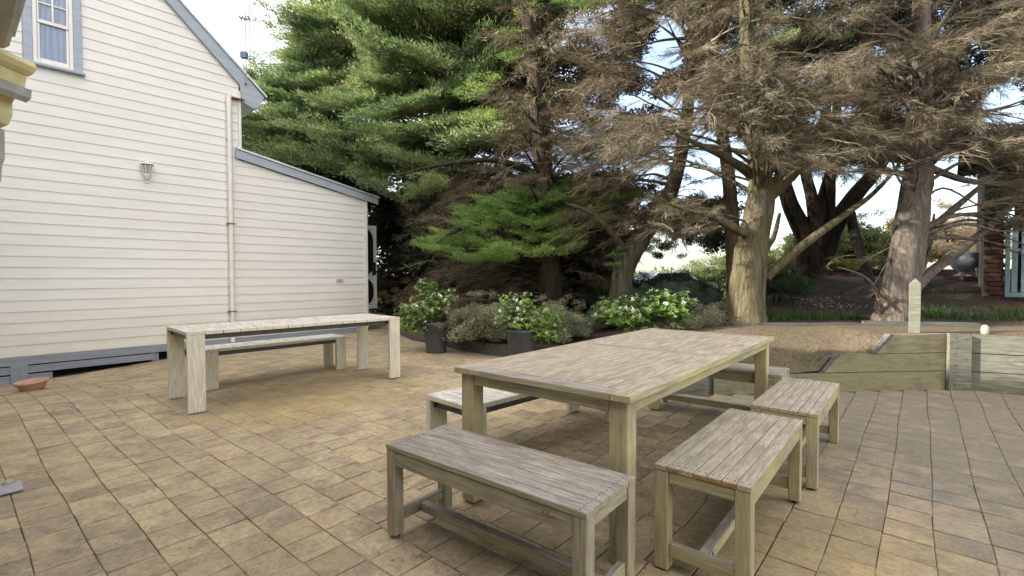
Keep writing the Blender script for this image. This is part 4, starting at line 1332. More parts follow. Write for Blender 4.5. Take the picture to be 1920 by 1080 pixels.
GR1 = [(560, 200), (570, 120), (620, 70), (680, 0), (700, -330), (1140, -330), (1080, -30), (1010, 70), (985, 160), (930, 225), (900, 270), (840, 310), (760, 325), (640, 320), (560, 285)]
g_main = boughs(sample(GR1, 88, lambda u, v, r: 13.6 - (u - 450) / 500 * 1.6 + r.uniform(-1.2, 1.2), False), (-.9, -.42, .0), RNG)
g_main += boughs([(np.array(at(u, v, 12.6)), u, v) for (u, v) in ((640, 95), (600, 130), (570, 185), (590, 215), (640, 60), (700, 20), (560, 240), (620, 160), (680, 10), (650, 45), (540, 265), (560, 160))], (-.95, -.1, .10), RNG, (4, 6), 1.05, .6)
g_main += sc(sample(GR, 110, lambda u, v, r: dep1(u, v, r) + .6, False), .8, 1.4)
# hanging lower-left fringe pads
fr = sc(sample([(455, 205), (640, 240), (860, 250), (800, 310), (690, 340), (455, 280)], 60, lambda u, v, r: 12.2 + r.uniform(-.4, .8), False), .6, 1.1)
g_low = sc(sample([(690, 340), (830, 330), (830, 368), (705, 372)], 7, lambda u, v, r: 10.6 + r.uniform(-.2, .3), False), .5, .75)
backl = sc(sample([(540, 285), (700, 330), (715, 400), (640, 350), (540, 310)], 26, lambda u, v, r: 14.6 + r.uniform(-.3, .5), False), .8, 1.2)
back1 = backl + sc(sample([(520, 215), (560, 130), (640, 60), (680, -330), (1080, -330), (980, 100), (900, 300), (700, 340), (500, 285)], 190, lambda u, v, r: 15.2 + r.uniform(-.8, 1.2), False), .9, 1.7)
t1 = ([gz(845, 13.8), at(850, 420, 13.8), at(858, 200, 13.8), at(862, 30, 13.7), at(850, -300, 13.6)], [.42, .34, .27, .22, .08])
tw1 = sc(sample([(790, 345), (860, 270), (960, 160), (1060, 40), (1080, 200), (1060, 340), (900, 345), (830, 400), (790, 400)], 110, lambda u, v, r: 12.8 + r.uniform(-.8, .8)), .9, 1.6)
tw1 += sc(sample([(700, 350), (800, 350), (820, 590), (700, 590)], 60, lambda u, v, r: 14.4 + r.uniform(-.5, .8)), .9, 1.4)
tree('cypress_tree', 'tall green cypress rising behind the lean-to roof of the house', 'bark_brown', t1,
     [([at(856, 260, 13.8), at(760, 250, 13.2), at(690, 245, 12.8), at(610, 270, 12.6)], [.14, .10, .07, .03]),
      ([at(858, 150, 13.8), at(760, 90, 13.2), at(660, 60, 12.8), at(590, 70, 12.6)], [.12, .08, .05, .02])],
     tw1, g_main + fr + g_low, back1, 'twig_brown', 'cypress', 'dark_leaf', 21, 'cypress trees behind the patio', limbn=70)

# --- 2 brown tree left of centre with low green bough
dep2 = lambda u, v, r: 10.6 + r.uniform(-1.0, 1.2)
t2 = ([gz(1033, 9.6), at(1030, 500, 9.6), at(1022, 380, 9.7), at(1010, 200, 9.9), at(990, 20, 10.0), at(980, -260, 10.1)], [.26, .22, .20, .17, .13, .05])
tw2 = sc(sample([(800, 400), (870, 330), (960, 230), (1060, 60), (1180, 0), (1200, 330), (1180, 480), (1080, 540), (900, 560), (800, 560)], 250, dep2), .7, 1.4)
tw2 += sc(sample([(940, 60), (1090, 20), (1100, 330), (960, 340)], 95, lambda u, v, r: 9.0 + r.uniform(-.4, .4)), .6, 1.1)
tw2 += sc(sample([(960, 60), (1100, -40), (1160, -260), (1000, -260)], 40, dep2), .9, 1.7)
tw2 += sc(sample([(800, 470), (1120, 500), (1120, 565), (800, 575)], 64, lambda u, v, r: 9.8 + r.uniform(-.5, 1.5)), .7, 1.2)
pads2 = sc(sample([(800, 465), (850, 410), (960, 355), (1060, 340), (1180, 365), (1170, 395), (1110, 430), (1060, 480), (950, 462), (880, 480)], 62, lambda u, v, r: 8.7 + (480 - v) / 140 * .9 + r.uniform(-.3, .3), False), .42, .68)
pads2 += sc(sample([(860, 480), (980, 455), (960, 485), (870, 492)], 8, lambda u, v, r: 8.3, False), .4, .55)
pads2 += sc([(np.array(at(u, v, 10.0)), u, v) for (u, v) in ((880, 175), (905, 155), (925, 215), (960, 60), (975, 100), (1000, 200), (1050, 5), (1100, 10), (990, 20), (1010, -20), (895, 225), (1240, 10))], .4, .7)
cl2 = sc(sample([(760, 350), (1000, 300), (1200, 100), (1250, -300), (900, -300), (860, 250), (760, 330)], 150, lambda u, v, r: 13.4 + r.uniform(-.8, 1.5)), .8, 1.4)
cl2 += sc(sample([(790, 350), (1150, 330), (1150, 590), (790, 600)], 190, lambda u, v, r: 12.4 + r.uniform(-.5, 1.2), False), .9, 1.5)
cl2 += sc(sample([(690, 350), (820, 350), (820, 610), (690, 610)], 70, lambda u, v, r: 14.6 + r.uniform(-.3, .8), False), .9, 1.4)
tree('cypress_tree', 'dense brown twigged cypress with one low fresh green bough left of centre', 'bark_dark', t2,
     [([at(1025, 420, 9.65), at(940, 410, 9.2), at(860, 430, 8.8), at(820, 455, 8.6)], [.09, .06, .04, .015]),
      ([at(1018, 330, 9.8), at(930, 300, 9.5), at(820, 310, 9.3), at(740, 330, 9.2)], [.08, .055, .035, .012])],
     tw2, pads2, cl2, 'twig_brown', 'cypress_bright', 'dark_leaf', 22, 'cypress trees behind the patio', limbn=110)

# --- 3 leaning olive trunk in the middle
t3 = ([gz(1160, 8.6), at(1166, 520, 8.6), at(1180, 480, 8.6), at(1215, 430, 8.7), at(1262, 350, 8.8), at(1290, 200, 9.0), at(1300, 0, 9.2), at(1300, -260, 9.3)], [.24, .19, .20, .15, .13, .11, .09, .04])
tw3 = sc(sample([(1050, 360), (1100, 230), (1150, -40), (1400, -60), (1400, 300), (1330, 400), (1240, 430), (1190, 470), (1090, 450)], 260, lambda u, v, r: 9.0 + r.uniform(-1.0, 1.2)), .6, 1.25)
tw3 += sc(sample([(1130, -30), (1400, -30), (1400, -280), (1130, -280)], 50, lambda u, v, r: 9.2 + r.uniform(-1, 1.2)), .9, 1.6)
tw3 += sc(sample([(1235, 200), (1330, 200), (1300, 430), (1225, 440)], 26, lambda u, v, r: 8.0 + r.uniform(-.3, .3), False), .5, .9)
tw3 += sc(sample([(1240, -60), (1330, -60), (1320, 340), (1240, 340)], 40, lambda u, v, r: 8.1 + r.uniform(-.3, .3), False), .5, .9)
pads3 = sc(sample([(1080, -60), (1400, -60), (1380, 40), (1100, 70)], 16, lambda u, v, r: 8.6 + r.uniform(-.4, .6)), .4, .7) + sc([(np.array(at(u, v, 8.4)), u, v) for (u, v) in ((1158, 478), (1150, 495), (1165, 465))], .22, .32)
cl3 = sc(sample([(1050, 400), (1200, 320), (1400, 300), (1400, 400), (1345, 460), (1240, 420), (1100, 440)], 34, lambda u, v, r: 11.5 + r.uniform(-.6, 1.0)), .45, .8)
cl3 += sc(sample([(1090, 20), (1420, 20), (1400, 380), (1260, 400), (1100, 380)], 80, lambda u, v, r: 10.6 + r.uniform(-.6, .6)), .3, .6)
cl3 += sc(sample([(1120, 300), (1180, -300), (1450, -300), (1420, 290)], 190, lambda u, v, r: 12.8 + r.uniform(-.8, 1.5)), .5, 1.0)
cl3 += sc(sample([(1195, 425), (1360, 425), (1350, 470), (1290, 475), (1215, 500)], 20, lambda u, v, r: 10.4 + r.uniform(-.4, .6)), .22, .42)
cl3 += sc(sample([(1120, -300), (1450, -300), (1420, -900), (1180, -900)], 80, lambda u, v, r: 9.8 + r.uniform(-1.5, 1.5)), 1.0, 1.8)
tree('cypress_tree', 'cypress with short olive trunk leaning right behind the white flowered shrub', 'bark_olive', t3,
     [([at(1178, 485, 8.6), at(1150, 440, 8.4), at(1110, 400, 8.3), at(1060, 380, 8.2)], [.08, .06, .04, .015])],
     tw3, pads3, cl3, 'twig_brown', 'cypress_bright', 'dark_leaf', 23, 'cypress trees behind the patio', limbn=60)

# --- 4 the thick mossy trunk right of the table
t4 = ([gz(1398, 6.9), at(1400, 560, 6.9), at(1408, 470, 6.9), at(1424, 380, 6.95), at(1425, 330, 7.0), at(1410, 200, 7.0), at(1400, 60, 7.1), at(1395, -260, 7.2)], [.34, .255, .215, .185, .15, .10, .09, .04])
L4 = [([at(1424, 375, 6.95), at(1460, 345, 7.0), at(1500, 305, 7.1), at(1530, 270, 7.2), at(1560, 160, 7.4)], [.14, .12, .10, .075, .04]),
      ([at(1436, 520, 6.85), at(1470, 488, 6.8), at(1520, 448, 6.8), at(1580, 405, 6.9), at(1640, 360, 7.0), at(1690, 300, 7.1), at(1710, 240, 7.1)], [.07, .062, .055, .045, .032, .018, .006]),
      ([at(1404, 440, 6.85), at(1370, 425, 6.6), at(1335, 405, 6.4), at(1290, 395, 6.2)], [.075, .055, .04, .012]),
      ([at(1412, 330, 7.0), at(1370, 300, 6.8), at(1310, 270, 6.6), at(1240, 240, 6.5)], [.08, .055, .035, .012]),
      ([at(1425, 480, 6.95), at(1450, 445, 7.3), at(1462, 400, 7.5)], [.05, .04, .025])]
tw4 = sc(sample([(1130, 260), (1200, 200), (1300, 150), (1420, 120), (1560, 130), (1650, 200), (1640, 340), (1560, 330), (1470, 310), (1420, 300), (1330, 330), (1230, 330)], 240, lambda u, v, r: 6.9 + r.uniform(-.9, 1.1)), .5, 1.0)
tw4 += sc(sample([(1180, 380), (1290, 340), (1400, 380), (1380, 420), (1300, 440), (1230, 430)], 22, lambda u, v, r: 6.7 + r.uniform(-.5, .6)), .4, .75)
tw4 += sc(sample([(1280, -260), (1640, -260), (1640, 140), (1290, 140)], 110, lambda u, v, r: 7.4 + r.uniform(-.9, 1.3)), .7, 1.3)
tw4 += sc(sample([(1375, -60), (1445, -60), (1445, 300), (1375, 300)], 26, lambda u, v, r: 6.3 + r.uniform(-.3, .3)), .5, .85)
pads4 = sc(sample([(1380, -60), (1640, -60), (1620, 70), (1400, 90)], 10, lambda u, v, r: 7.8 + r.uniform(-.4, .6)), .35, .6)
cl4 = sc(sample([(1400, -300), (1700, -300), (1700, 290), (1560, 260), (1430, 320)], 230, lambda u, v, r: 12.0 + r.uniform(-.8, 1.6)), .45, .9)
cl4 += sc(sample([(1430, 60), (1720, 60), (1700, 330), (1560, 280), (1440, 320)], 70, lambda u, v, r: 9.4 + r.uniform(-.8, .8)), .3, .6)
cl4 += sc(sample([(1400, -300), (1650, -300), (1620, -950), (1420, -950)], 80, lambda u, v, r: 8.6 + r.uniform(-1.5, 1.8)), 1.0, 1.8)
tree('cypress_tree', 'thick mossy forked cypress trunk right of the dining table with dead grey twigs', 'bark_olive', t4, L4, tw4, pads4, cl4, 'twig', seed=24, group='cypress trees behind the patio', limbn=70)

# --- 4b slimmer companion trunk
t4b = ([gz(1378, 8.0), at(1378, 520, 8.0), at(1374, 440, 8.0), at(1365, 320, 8.1), at(1340, 150, 8.2), at(1330, -150, 8.3)], [.16, .13, .12, .10, .08, .04])
tree('cypress_tree', 'slim dark trunk close behind the left of the thick mossy one', 'bark_brown', t4b, [], sc(sample([(1300, 420), (1370, 400), (1370, 100), (1260, 60)], 30, lambda u, v, r: 8.2 + r.uniform(-.5, .6)), .5, .9),
     (), sc(sample([(1180, 370), (1370, 380), (1370, 480), (1300, 450), (1210, 440)], 22, lambda u, v, r: 9.2 + r.uniform(-.3, .6)), .28, .5), 'twig', seed=31, group='cypress trees behind the patio', limbn=12)

# --- 5 dark many-stemmed tree
D5 = 11.2
t5 = ([gz(1522, D5), at(1523, 520, D5), at(1520, 480, D5), at(1508, 440, D5), at(1480, 380, D5), at(1462, 300, D5), at(1450, 150, D5)], [.36, .32, .32, .21, .17, .14, .08])
L5 = [([at(1528, 500, D5), at(1530, 430, D5 - .1), at(1522, 370, D5 - .2), at(1505, 300, D5 - .2), at(1490, 200, D5)], [.24, .17, .13, .10, .07]),
      ([at(1530, 420, D5), at(1550, 350, D5 + .2), at(1565, 290, D5 + .2), at(1570, 180, D5)], [.15, .14, .12, .08]),
      ([at(1535, 500, D5), at(1560, 430, D5), at(1600, 370, D5 + .1), at(1650, 310, D5 + .2), at(1690, 230, D5 + .3)], [.26, .21, .18, .14, .08]),
      ([at(1552, 470, D5), at(1556, 400, D5), at(1558, 300, D5), at(1550, 180, D5)], [.12, .11, .09, .06]),
      ([at(1595, 400, D5), at(1600, 430, D5 - .6), at(1622, 500, D5 - 1.8), at(1650, 565, D5 - 3.2)], [.10, .10, .09, .07])]
cl5 = sc(sample([(1430, 300), (1480, 240), (1760, 240), (1740, 300), (1640, 320), (1540, 280)], 30, lambda u, v, r: D5 + r.uniform(-.4, 1.2)), .4, .75)
tree('pine_tree', 'dark silhouetted many stemmed tree standing between the mossy and pinkish trunks', 'bark_dark', t5, L5, (), (), cl5, seed=25)

# --- 6 grey-pink leaning trunk at right
t6 = ([gz(1676, 6.75), at(1682, 570, 6.75), at(1696, 480, 6.75), at(1712, 380, 6.8), at(1724, 290, 6.9), at(1730, 150, 7.0), at(1728, 0, 7.1), at(1726, -260, 7.2)], [.29, .235, .20, .185, .17, .12, .10, .05])
L6 = [([at(1728, 310, 6.9), at(1770, 325, 7.2), at(1810, 338, 7.4), at(1870, 345, 7.6)], [.06, .05, .045, .03]),
      ([at(1722, 340, 6.9), at(1690, 325, 6.7), at(1640, 318, 6.5), at(1590, 322, 6.3)], [.06, .045, .03, .012]),
      ([at(1702, 560, 6.8), at(1745, 510, 7.2), at(1800, 470, 7.7), at(1860, 420, 8.1), at(1920, 360, 8.4)], [.06, .07, .065, .055, .04]),
      ([at(1705, 520, 6.9), at(1740, 440, 7.4), at(1790, 390, 7.7), at(1850, 340, 8.0)], [.07, .065, .05, .03]),
      ([at(1725, 520, 7.1), at(1745, 460, 7.3), at(1752, 400, 7.4)], [.03, .025, .015]),
      ([at(1655, 585, 6.7), at(1640, 540, 6.5), at(1615, 515, 6.3), at(1570, 500, 6.1)], [.03, .022, .014, .006])]
tw6 = sc(sample([(1560, 120), (1700, 60), (1920, 40), (2000, 100), (1990, 300), (1880, 300), (1800, 250), (1740, 300), (1640, 300), (1560, 240)], 240, lambda u, v, r: 6.9 + r.uniform(-1.0, 1.1)), .5, 1.05)
tw6 += sc(sample([(1500, -260), (2000, -260), (2000, 80), (1560, 120)], 130, lambda u, v, r: 7.3 + r.uniform(-1.0, 1.2)), .7, 1.35)
tw6 += sc(sample([(1840, 330), (1990, 300), (1990, 480), (1880, 470)], 38, lambda u, v, r: 7.2 + r.uniform(-.8, .8)), .5, 1.0)
tw6 += sc(sample([(1560, 470), (1650, 480), (1680, 560), (1640, 580)], 5, lambda u, v, r: 6.9 + r.uniform(-.3, .2)), .4, .6)
cl6 = sc(sample([(1660, -300), (2000, -300), (2000, 260), (1860, 240), (1740, 290), (1660, 290)], 240, lambda u, v, r: 11.0 + r.uniform(-1.2, 2)), .4, .85)
cl6 += sc(sample([(1700, 40), (1990, 40), (1990, 300), (1840, 270), (1720, 300)], 70, lambda u, v, r: 9.0 + r.uniform(-.8, .8)), .3, .6)
cl6 += sc(sample([(1760, 290), (1900, 240), (1980, 250), (1900, 300), (1840, 330)], 14, lambda u, v, r: 9.5 + r.uniform(-.4, .6)), .3, .5)
cl6 += sc(sample([(1600, -300), (2050, -300), (1950, -950), (1600, -950)], 100, lambda u, v, r: 8.4 + r.uniform(-1.5, 1.8)), 1.0, 1.8)
cl6 += sc(sample([(1840, 300), (2000, 280), (2000, 440), (1850, 420)], 18, lambda u, v, r: 8.2 + r.uniform(-.3, .3)), .25, .45)
tree('cypress_tree', 'pinkish grey leaning trunk behind the pointed post at the right', 'bark_pink', t6, L6, tw6, (), cl6, 'twig', seed=26, group='cypress trees behind the patio', limbn=80)

# --- hanging dead limb at top
hl = [([at(1345, -40, 7.0), at(1358, 60, 6.8), at(1372, 130, 6.7)], [.05, .045, .02]), ([at(1340, -40, 7.0), at(1330, 60, 6.8), at(1345, 140, 6.7)], [.02, .016, .008]), ([at(1352, -40, 7.0), at(1380, 60, 6.9), at(1362, 150, 6.7)], [.018, .014, .006])]

# distant dark belt behind everything on the left so that no sky shows low down
def mass(name, label, cat, mat, pts, scr, templates, seed=1, kind=None, group=None, stem=None, base=None):
    r = np.random.default_rng(seed)
    acc = []
    for p in pts:
        d = r.normal(size=3); d[2] *= .25
        acc.append(xf(templates[r.integers(len(templates))], p, d, r.uniform(*scr)).reshape(-1, 3, 3))
    tr = acc
    if kind:
        return put(name, tri_mesh(name, tr), M[mat], kind=kind)
    b = Vector(base) if base is not None else Vector(np.mean(pts, 0)) * 1.0
    if base is None:
        b.z = min(p[2] for p in pts)
    o = thing(name, label, cat, b, 0, group)
    off = Matrix.Translation(-b)
    put('foliage', tri_mesh('foliage', tr), M[mat], o, off, 'stuff')
    if stem:
        put('stems', tubes('stems', stem, 6, .08, seed), M['bark_brown'], o, off)
    return o

def bush(name, label, mat, c, rad, n, scr, templates, seed, cat='shrub', group=None, stems=5, stemmat=None):
    r = np.random.default_rng(seed)
    c = np.array(c, float); rad = np.array(rad, float)
    P = r.normal(size=(n, 3)); P /= np.linalg.norm(P, axis=1)[:, None]
    P[:, 2] = np.abs(P[:, 2]) * 1.0 - .25
    lump = 1 + .28 * np.sin(P[:, :1] * 5 + seed) * np.cos(P[:, 1:2] * 4 + seed * 2)
    P = c + P * rad * r.uniform(.45, 1.0, (n, 1)) * lump
    b = (c[0], c[1], garden_h(c[0], c[1]) - .03 if in_garden(c[0], c[1]) else c[2] - rad[2] * .5)
    st = []
    for k in range(stems):
        q = P[r.integers(n)]
        st.append(([np.array(b) + r.normal(0, .04, 3) * [1, 1, 0], (np.array(b) + q) / 2 + r.normal(0, .05, 3), q], [.018, .012, .006]))
    # loose shoots standing out of the outline
    m = n // 2
    Q = r.normal(size=(m, 3)); Q /= np.linalg.norm(Q, axis=1)[:, None]; Q[:, 2] = np.abs(Q[:, 2]) * .9 + .1
    Q = c + Q * rad * r.uniform(1.0, 1.22, (m, 1))
    for q in Q[::2]:
        i = c + (q - c) * .5
        st.append(([i, (i + q) / 2 + r.normal(0, .02, 3), q + (q - i) * .25], [.006, .004, .002]))
    o = mass(name, label, cat, mat, P, scr, templates, seed, base=b, stem=st, group=group)
    acc = []
    for q in Q:
        d = r.normal(size=3); d[2] *= .3
        acc.append(xf(templates[r.integers(len(templates))][::3], q, d, r.uniform(*scr) * .5).reshape(-1, 3, 3))
    put('shoots', tri_mesh('shoots', np.concatenate(acc)), M[mat], o, Matrix.Translation(-Vector(b)), 'stuff')
    return o

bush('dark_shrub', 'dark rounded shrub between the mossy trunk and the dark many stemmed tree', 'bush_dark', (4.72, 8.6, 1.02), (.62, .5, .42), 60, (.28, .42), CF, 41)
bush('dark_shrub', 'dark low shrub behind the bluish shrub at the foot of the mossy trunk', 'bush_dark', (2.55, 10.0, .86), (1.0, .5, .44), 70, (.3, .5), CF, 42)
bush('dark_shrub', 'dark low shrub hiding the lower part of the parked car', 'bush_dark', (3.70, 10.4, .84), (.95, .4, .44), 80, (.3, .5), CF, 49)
bush('bluish_shrub', 'blue green shrub left of the thick mossy trunk', 'bluegreen', (2.65, 7.9, .82), (.62, .45, .40), 55, (.24, .38), CF, 43)
bush('bluish_shrub', 'blue green shrub behind the middle of the dining table', 'bluegreen', (1.85, 8.1, .55), (.5, .4, .38), 40, (.24, .36), CF, 44)
bush('grey_shrub', 'grey green cream speckled shrub spilling between the two charcoal pots', 'greyshrub', (-0.50, 7.80, .36), (.60, .42, .54), 80, (.24, .36), CF, 45)
bush('grey_shrub', 'grey green shrub behind the right hand charcoal pot', 'greyshrub', (0.75, 7.85, .42), (.55, .35, .48), 56, (.24, .36), CF, 46)
bush('grey_shrub', 'olive twiggy shrub at the foot of the mossy trunk', 'greyshrub', (2.95, 6.95, .55), (.42, .22, .26), 34, (.2, .3), CF, 47)
bush('dry_shrub', 'dry brown drooping growth beside the screen door', 'brown_leaf', (-1.9, 10.6, .6), (.8, .4, .55), 34, (.3, .5), CF, 48)

# brown dead drooping sprays on the shaded lower left
# lit plants beyond
bush('hedge_bush', 'pale green sunlit bush beyond the dark tree', 'bushlit', (12.0, 17.5, 2.1), (1.9, 1.2, 1.3), 90, (.7, 1.1), CL, 51)
bush('flowering_bush', 'cream and pink sunlit bush beyond the urn', 'pinkbush', (16.0, 18.5, 2.2), (2.6, 1.4, 1.6), 110, (.7, 1.1), CL, 52)
bush('distant_bush', 'pale distant bush seen left of the mossy trunk', 'bushlit', (9.6, 24.0, 1.0), (1.4, 1.2, 1.0), 40, (.8, 1.2), CL, 53)
bush('distant_bush', 'grey green distant bush seen under the dark tree', 'bushlit', (12.8, 25.0, 1.5), (2.5, 1.2, 1.7), 60, (.8, 1.2), CL, 54)
hp = []
rr_ = np.random.default_rng(5)
for k in range(170):
    hp.append(np.array([rr_.uniform(7.7, 11.4), 14.0 + rr_.uniform(-.35, .35), rr_.uniform(1.05, 1.62)]))
mass('clipped_hedge', 'low clipped yellow green hedge behind the low brick border', 'hedge', 'hedge', hp, (.35, .5), CF, 55)
# far tree line
hp = [np.array([rr_.uniform(-30, 75), rr_.uniform(60, 75), rr_.uniform(-1.5, 0.4)]) for _ in range(170)]
mass('far_tree_line', None, None, 'bushlit', hp, (4, 6), CL, 56, kind='stuff')

# grass bands and ground litter
def gpatch(poly):
    xs = [p[0] for p in poly]; ys = [p[1] for p in poly]
    def f(r):
        while True:
            x, y = r.uniform(min(xs), max(xs)), r.uniform(min(ys), max(ys))
            if in_poly(x, y, poly) and math.sin(x * 3.1 + 1) * math.sin(y * 2.7) + r.uniform(-1, 1) > -.6:
                return (x, y, garden_h(x, y) - .01)
    return f
b1 = blades(2600, gpatch([(3.7, 7.1), (5.1, 7.0), (5.3, 7.5), (3.9, 7.9)]), .05, .15, .006, .9, 3)
b2 = blades(3200, gpatch([(5.9, 7.2), (8.2, 6.4), (9.5, 7.6), (6.2, 8.2)]), .05, .15, .006, .9, 4)
b3 = blades(1500, gpatch([(5.2, 9.4), (9.0, 8.8), (9.0, 10.2), (5.5, 10.6)]), .03, .09, .007, .9, 5)
b4 = blades(1300, gpatch([(2.45, 5.35), (3.0, 5.25), (2.95, 5.9), (2.4, 6.0)]), .012, .05, .004, 1.2, 6)
b5 = blades(250, gpatch([(3.2, 5.25), (3.45, 5.3), (3.4, 5.5), (3.2, 5.5)]), .012, .05, .004, 1.2, 7)
b6 = blades(1200, gpatch([(2.1, 5.2), (2.6, 5.2), (2.5, 5.6), (2.1, 5.6)]), .012, .05, .004, 1.2, 8)
put('garden_grass', tri_mesh('garden_grass', np.concatenate([b1, b2, b3])), M['grassblade'], kind='stuff')
put('path_weeds', tri_mesh('path_weeds', np.concatenate([b4, b5, b6])), M['weed'], kind='stuff')
# leaf litter and pebbles
def litter(n, poly, size, seed):
    r = np.random.default_rng(seed); f = gpatch(poly)
    P = np.array([f(r) for _ in range(n)]); P[:, 2] += .014
    a = r.normal(size=(n, 3)) * [1, 1, .3]; a = a / np.linalg.norm(a, axis=1)[:, None] * (size * r.uniform(.4, 1.4, n))[:, None]
    b = np.cross(a, [0, 0, 1.]) * .5 + r.normal(0, size * .15, (n, 3))
    return np.stack([P - a, P + b, P + a], 1)
put('leaf_litter', tri_mesh('leaf_litter', np.concatenate([litter(1800, [(2.3, 5.2), (4.2, 5.3), (4.6, 6.3), (3.1, 6.5), (2.3, 6.3)], .012, 1), litter(5200, [(3.0, 6.7), (6.0, 6.3), (9.5, 5.0), (11, 9.0), (6, 11.0), (3.5, 9.0)], .022, 2)])), M['brown_leaf'], kind='stuff')
def plitter(n, seed):
    r = np.random.default_rng(seed)
    P = []
    while len(P) < n:
        x, y = r.uniform(-5, 5), r.uniform(1.6, 8)
        if abs(x) < 1.06 * y and not in_garden(x, y) and (Vector((x, y, 0)) - W0).dot(WN) > .1: P.append((x, y, patio_h(x, y) + .004))
    P = np.array(P)
    a = r.normal(size=(n, 3)) * [1, 1, .25]; a = a / np.linalg.norm(a, axis=1)[:, None] * (.006 * r.uniform(.4, 2.0, n))[:, None]
    b = np.cross(a, [0, 0, 1.]) * .5; b[:, 2] += .002
    return np.stack([P - a, P + b, P + a], 1)
put('fallen_needles', tri_mesh('fallen_needles', plitter(900, 8)), M['brown_leaf'], kind='stuff')
put('white_stones', tri_mesh('white_stones', litter(420, [(4.9, 8.2), (6.2, 8.0), (6.3, 9.2), (5.2, 9.3)], .035, 3)), M['pebble'], kind='stuff')

# ------------------------------------------------------------------ potted flowering plants
def leafy(n, c, rad, seed, size=.036, hump=None):
    """rosettes of broad leaves over an ellipsoid shell"""
    r = np.random.default_rng(seed)
    out = []
    c = np.array(c); rad = np.array(rad)
    fl = []
    for k in range(n):
        d = r.normal(size=3); d = unit(d); d[2] = d[2] * .75 + .22
        p = c + d * rad * r.uniform(.55, 1.03)
        up = unit(d * .6 + np.array([0, 0, .8]) + r.normal(0, .25, 3))
        a = unit(np.cross(up, r.normal(size=3))); b = np.cross(up, a)
        m = r.integers(6, 10)
        for j in range(m):
            th = 2 * math.pi * j / m + r.uniform(-.3, .3)
            rad_ = a * math.cos(th) + b * math.sin(th)
            D = unit(rad_ + up * r.uniform(.1, .8)); L = size * r.uniform(.7, 1.5)
            s = unit(np.cross(D, up)) * L * .30
            base = p + rad_ * .004
            mid = base + D * L * .55 - up * .002
            tip = base + D * L - up * L * .12
            q1, q2 = mid + s + up * L * .06, mid - s + up * L * .06
            out += [(base, q1, mid), (q1, tip, mid), (base, mid, q2), (q2, mid, tip)]
        if r.random() < .28 and d[2] > -.1:
            fl.append((p + up * .02, up))
    return np.array(out), fl
def flowers(fl, seed, size=.012):
    r = np.random.default_rng(seed); out = []
    for p, up in fl:
        for j in range(11):
            q = p + r.normal(0, .012, 3) + up * .008
            a = unit(np.cross(up, r.normal(size=3))); b = np.cross(up, a)
            for k in range(5):
                t0, t1 = 2 * math.pi * k / 5, 2 * math.pi * (k + .8) / 5
                out.append((q, q + (a * math.cos(t0) + b * math.sin(t0)) * size * .6 + up * .003, q + (a * math.cos(t1) + b * math.sin(t1)) * size * .6 + up * .003))
    return np.array(out)
POTP = [(0, .012), (.15, .012), (.152, 0), (.158, .0), (.162, .02), (.215, .46), (.222, .465), (.222, .50), (.205, .50), (.20, .45), (0, .44)]
def potted(label, x, y, humps, seed):
    h = patio_h(x, y)
    o = thing('potted_shrub', label, 'potted plant', (x, y, h))
    pt = put('pot', lathe('pot', POTP, 36), M['pot'], o)
    L, Fs = [], []
    st = []
    for (cx, cy, cz, rx, ry, rz, n) in humps:
        a, f = leafy(n, (cx, cy, cz), (rx, ry, rz), seed + len(L)); L.append(a); Fs += f
        for k in range(6):
            st.append(([np.array([.02 * k - .05, 0, .44]), np.array([cx * .5, cy * .5, (.44 + cz) / 2]), np.array([cx + .1 * math.sin(k), cy + .1 * math.cos(k), cz])], [.012, .009, .005]))
    put('stems', tubes('stems', st, 6, .05, seed), M['bark_brown'], o)
    put('leaves', tri_mesh('leaves', np.concatenate(L)), M['shrub'], o, kind='stuff')
    put('flowers', tri_mesh('flowers', flowers(Fs, seed)), M['petal'], o, kind='stuff')
    return o
potted('white flowering shrub in a charcoal pot beside the end of the long pale table', -1.255, 7.93, [(-.20, 0, .66, .46, .30, .26, 260), (-.16, .05, 1.0, .19, .16, .26, 80), (.08, 0, .86, .26, .22, .22, 90), (-.52, -.05, .46, .26, .2, .22, 70), (-.25, -.1, .42, .22, .16, .2, 60)], 61)
potted('white flowering shrub in a charcoal pot just behind the dining table', 0.13, 6.85, [(.12, 0, .60, .52, .32, .30, 330), (-.10, .05, .86, .28, .22, .18, 90), (.36, -.05, .42, .30, .22, .28, 110)], 62)
def bedplant(label, x, y, humps, seed):
    h = garden_h(x, y)
    o = thing('flowering_shrub', label, 'shrub', (x, y, h))
    L, Fs, st = [], [], []
    for (cx, cy, cz, rx, ry, rz, n) in humps:
        a, f = leafy(n, (cx, cy, cz), (rx, ry, rz), seed + len(L)); L.append(a); Fs += f
        for k in range(6):
            st.append(([np.array([.02 * k - .05, 0, 0]), np.array([cx * .5, cy * .5, cz / 2]), np.array([cx + .1 * math.sin(k), cy + .1 * math.cos(k), cz])], [.014, .01, .006]))
    put('stems', tubes('stems', st, 6, .05, seed), M['bark_brown'], o)
    put('leaves', tri_mesh('leaves', np.concatenate(L)), M['shrub'], o, kind='stuff')
    put('flowers', tri_mesh('flowers', flowers(Fs, seed)), M['petal'], o, kind='stuff')
bedplant('bright green flowering shrub in the bed behind the middle of the dining table', 1.75, 6.55, [(-.22, 0, .36, .48, .30, .30, 300), (.38, 0, .44, .40, .28, .30, 250), (.1, 0, .25, .6, .25, .25, 120)], 63)

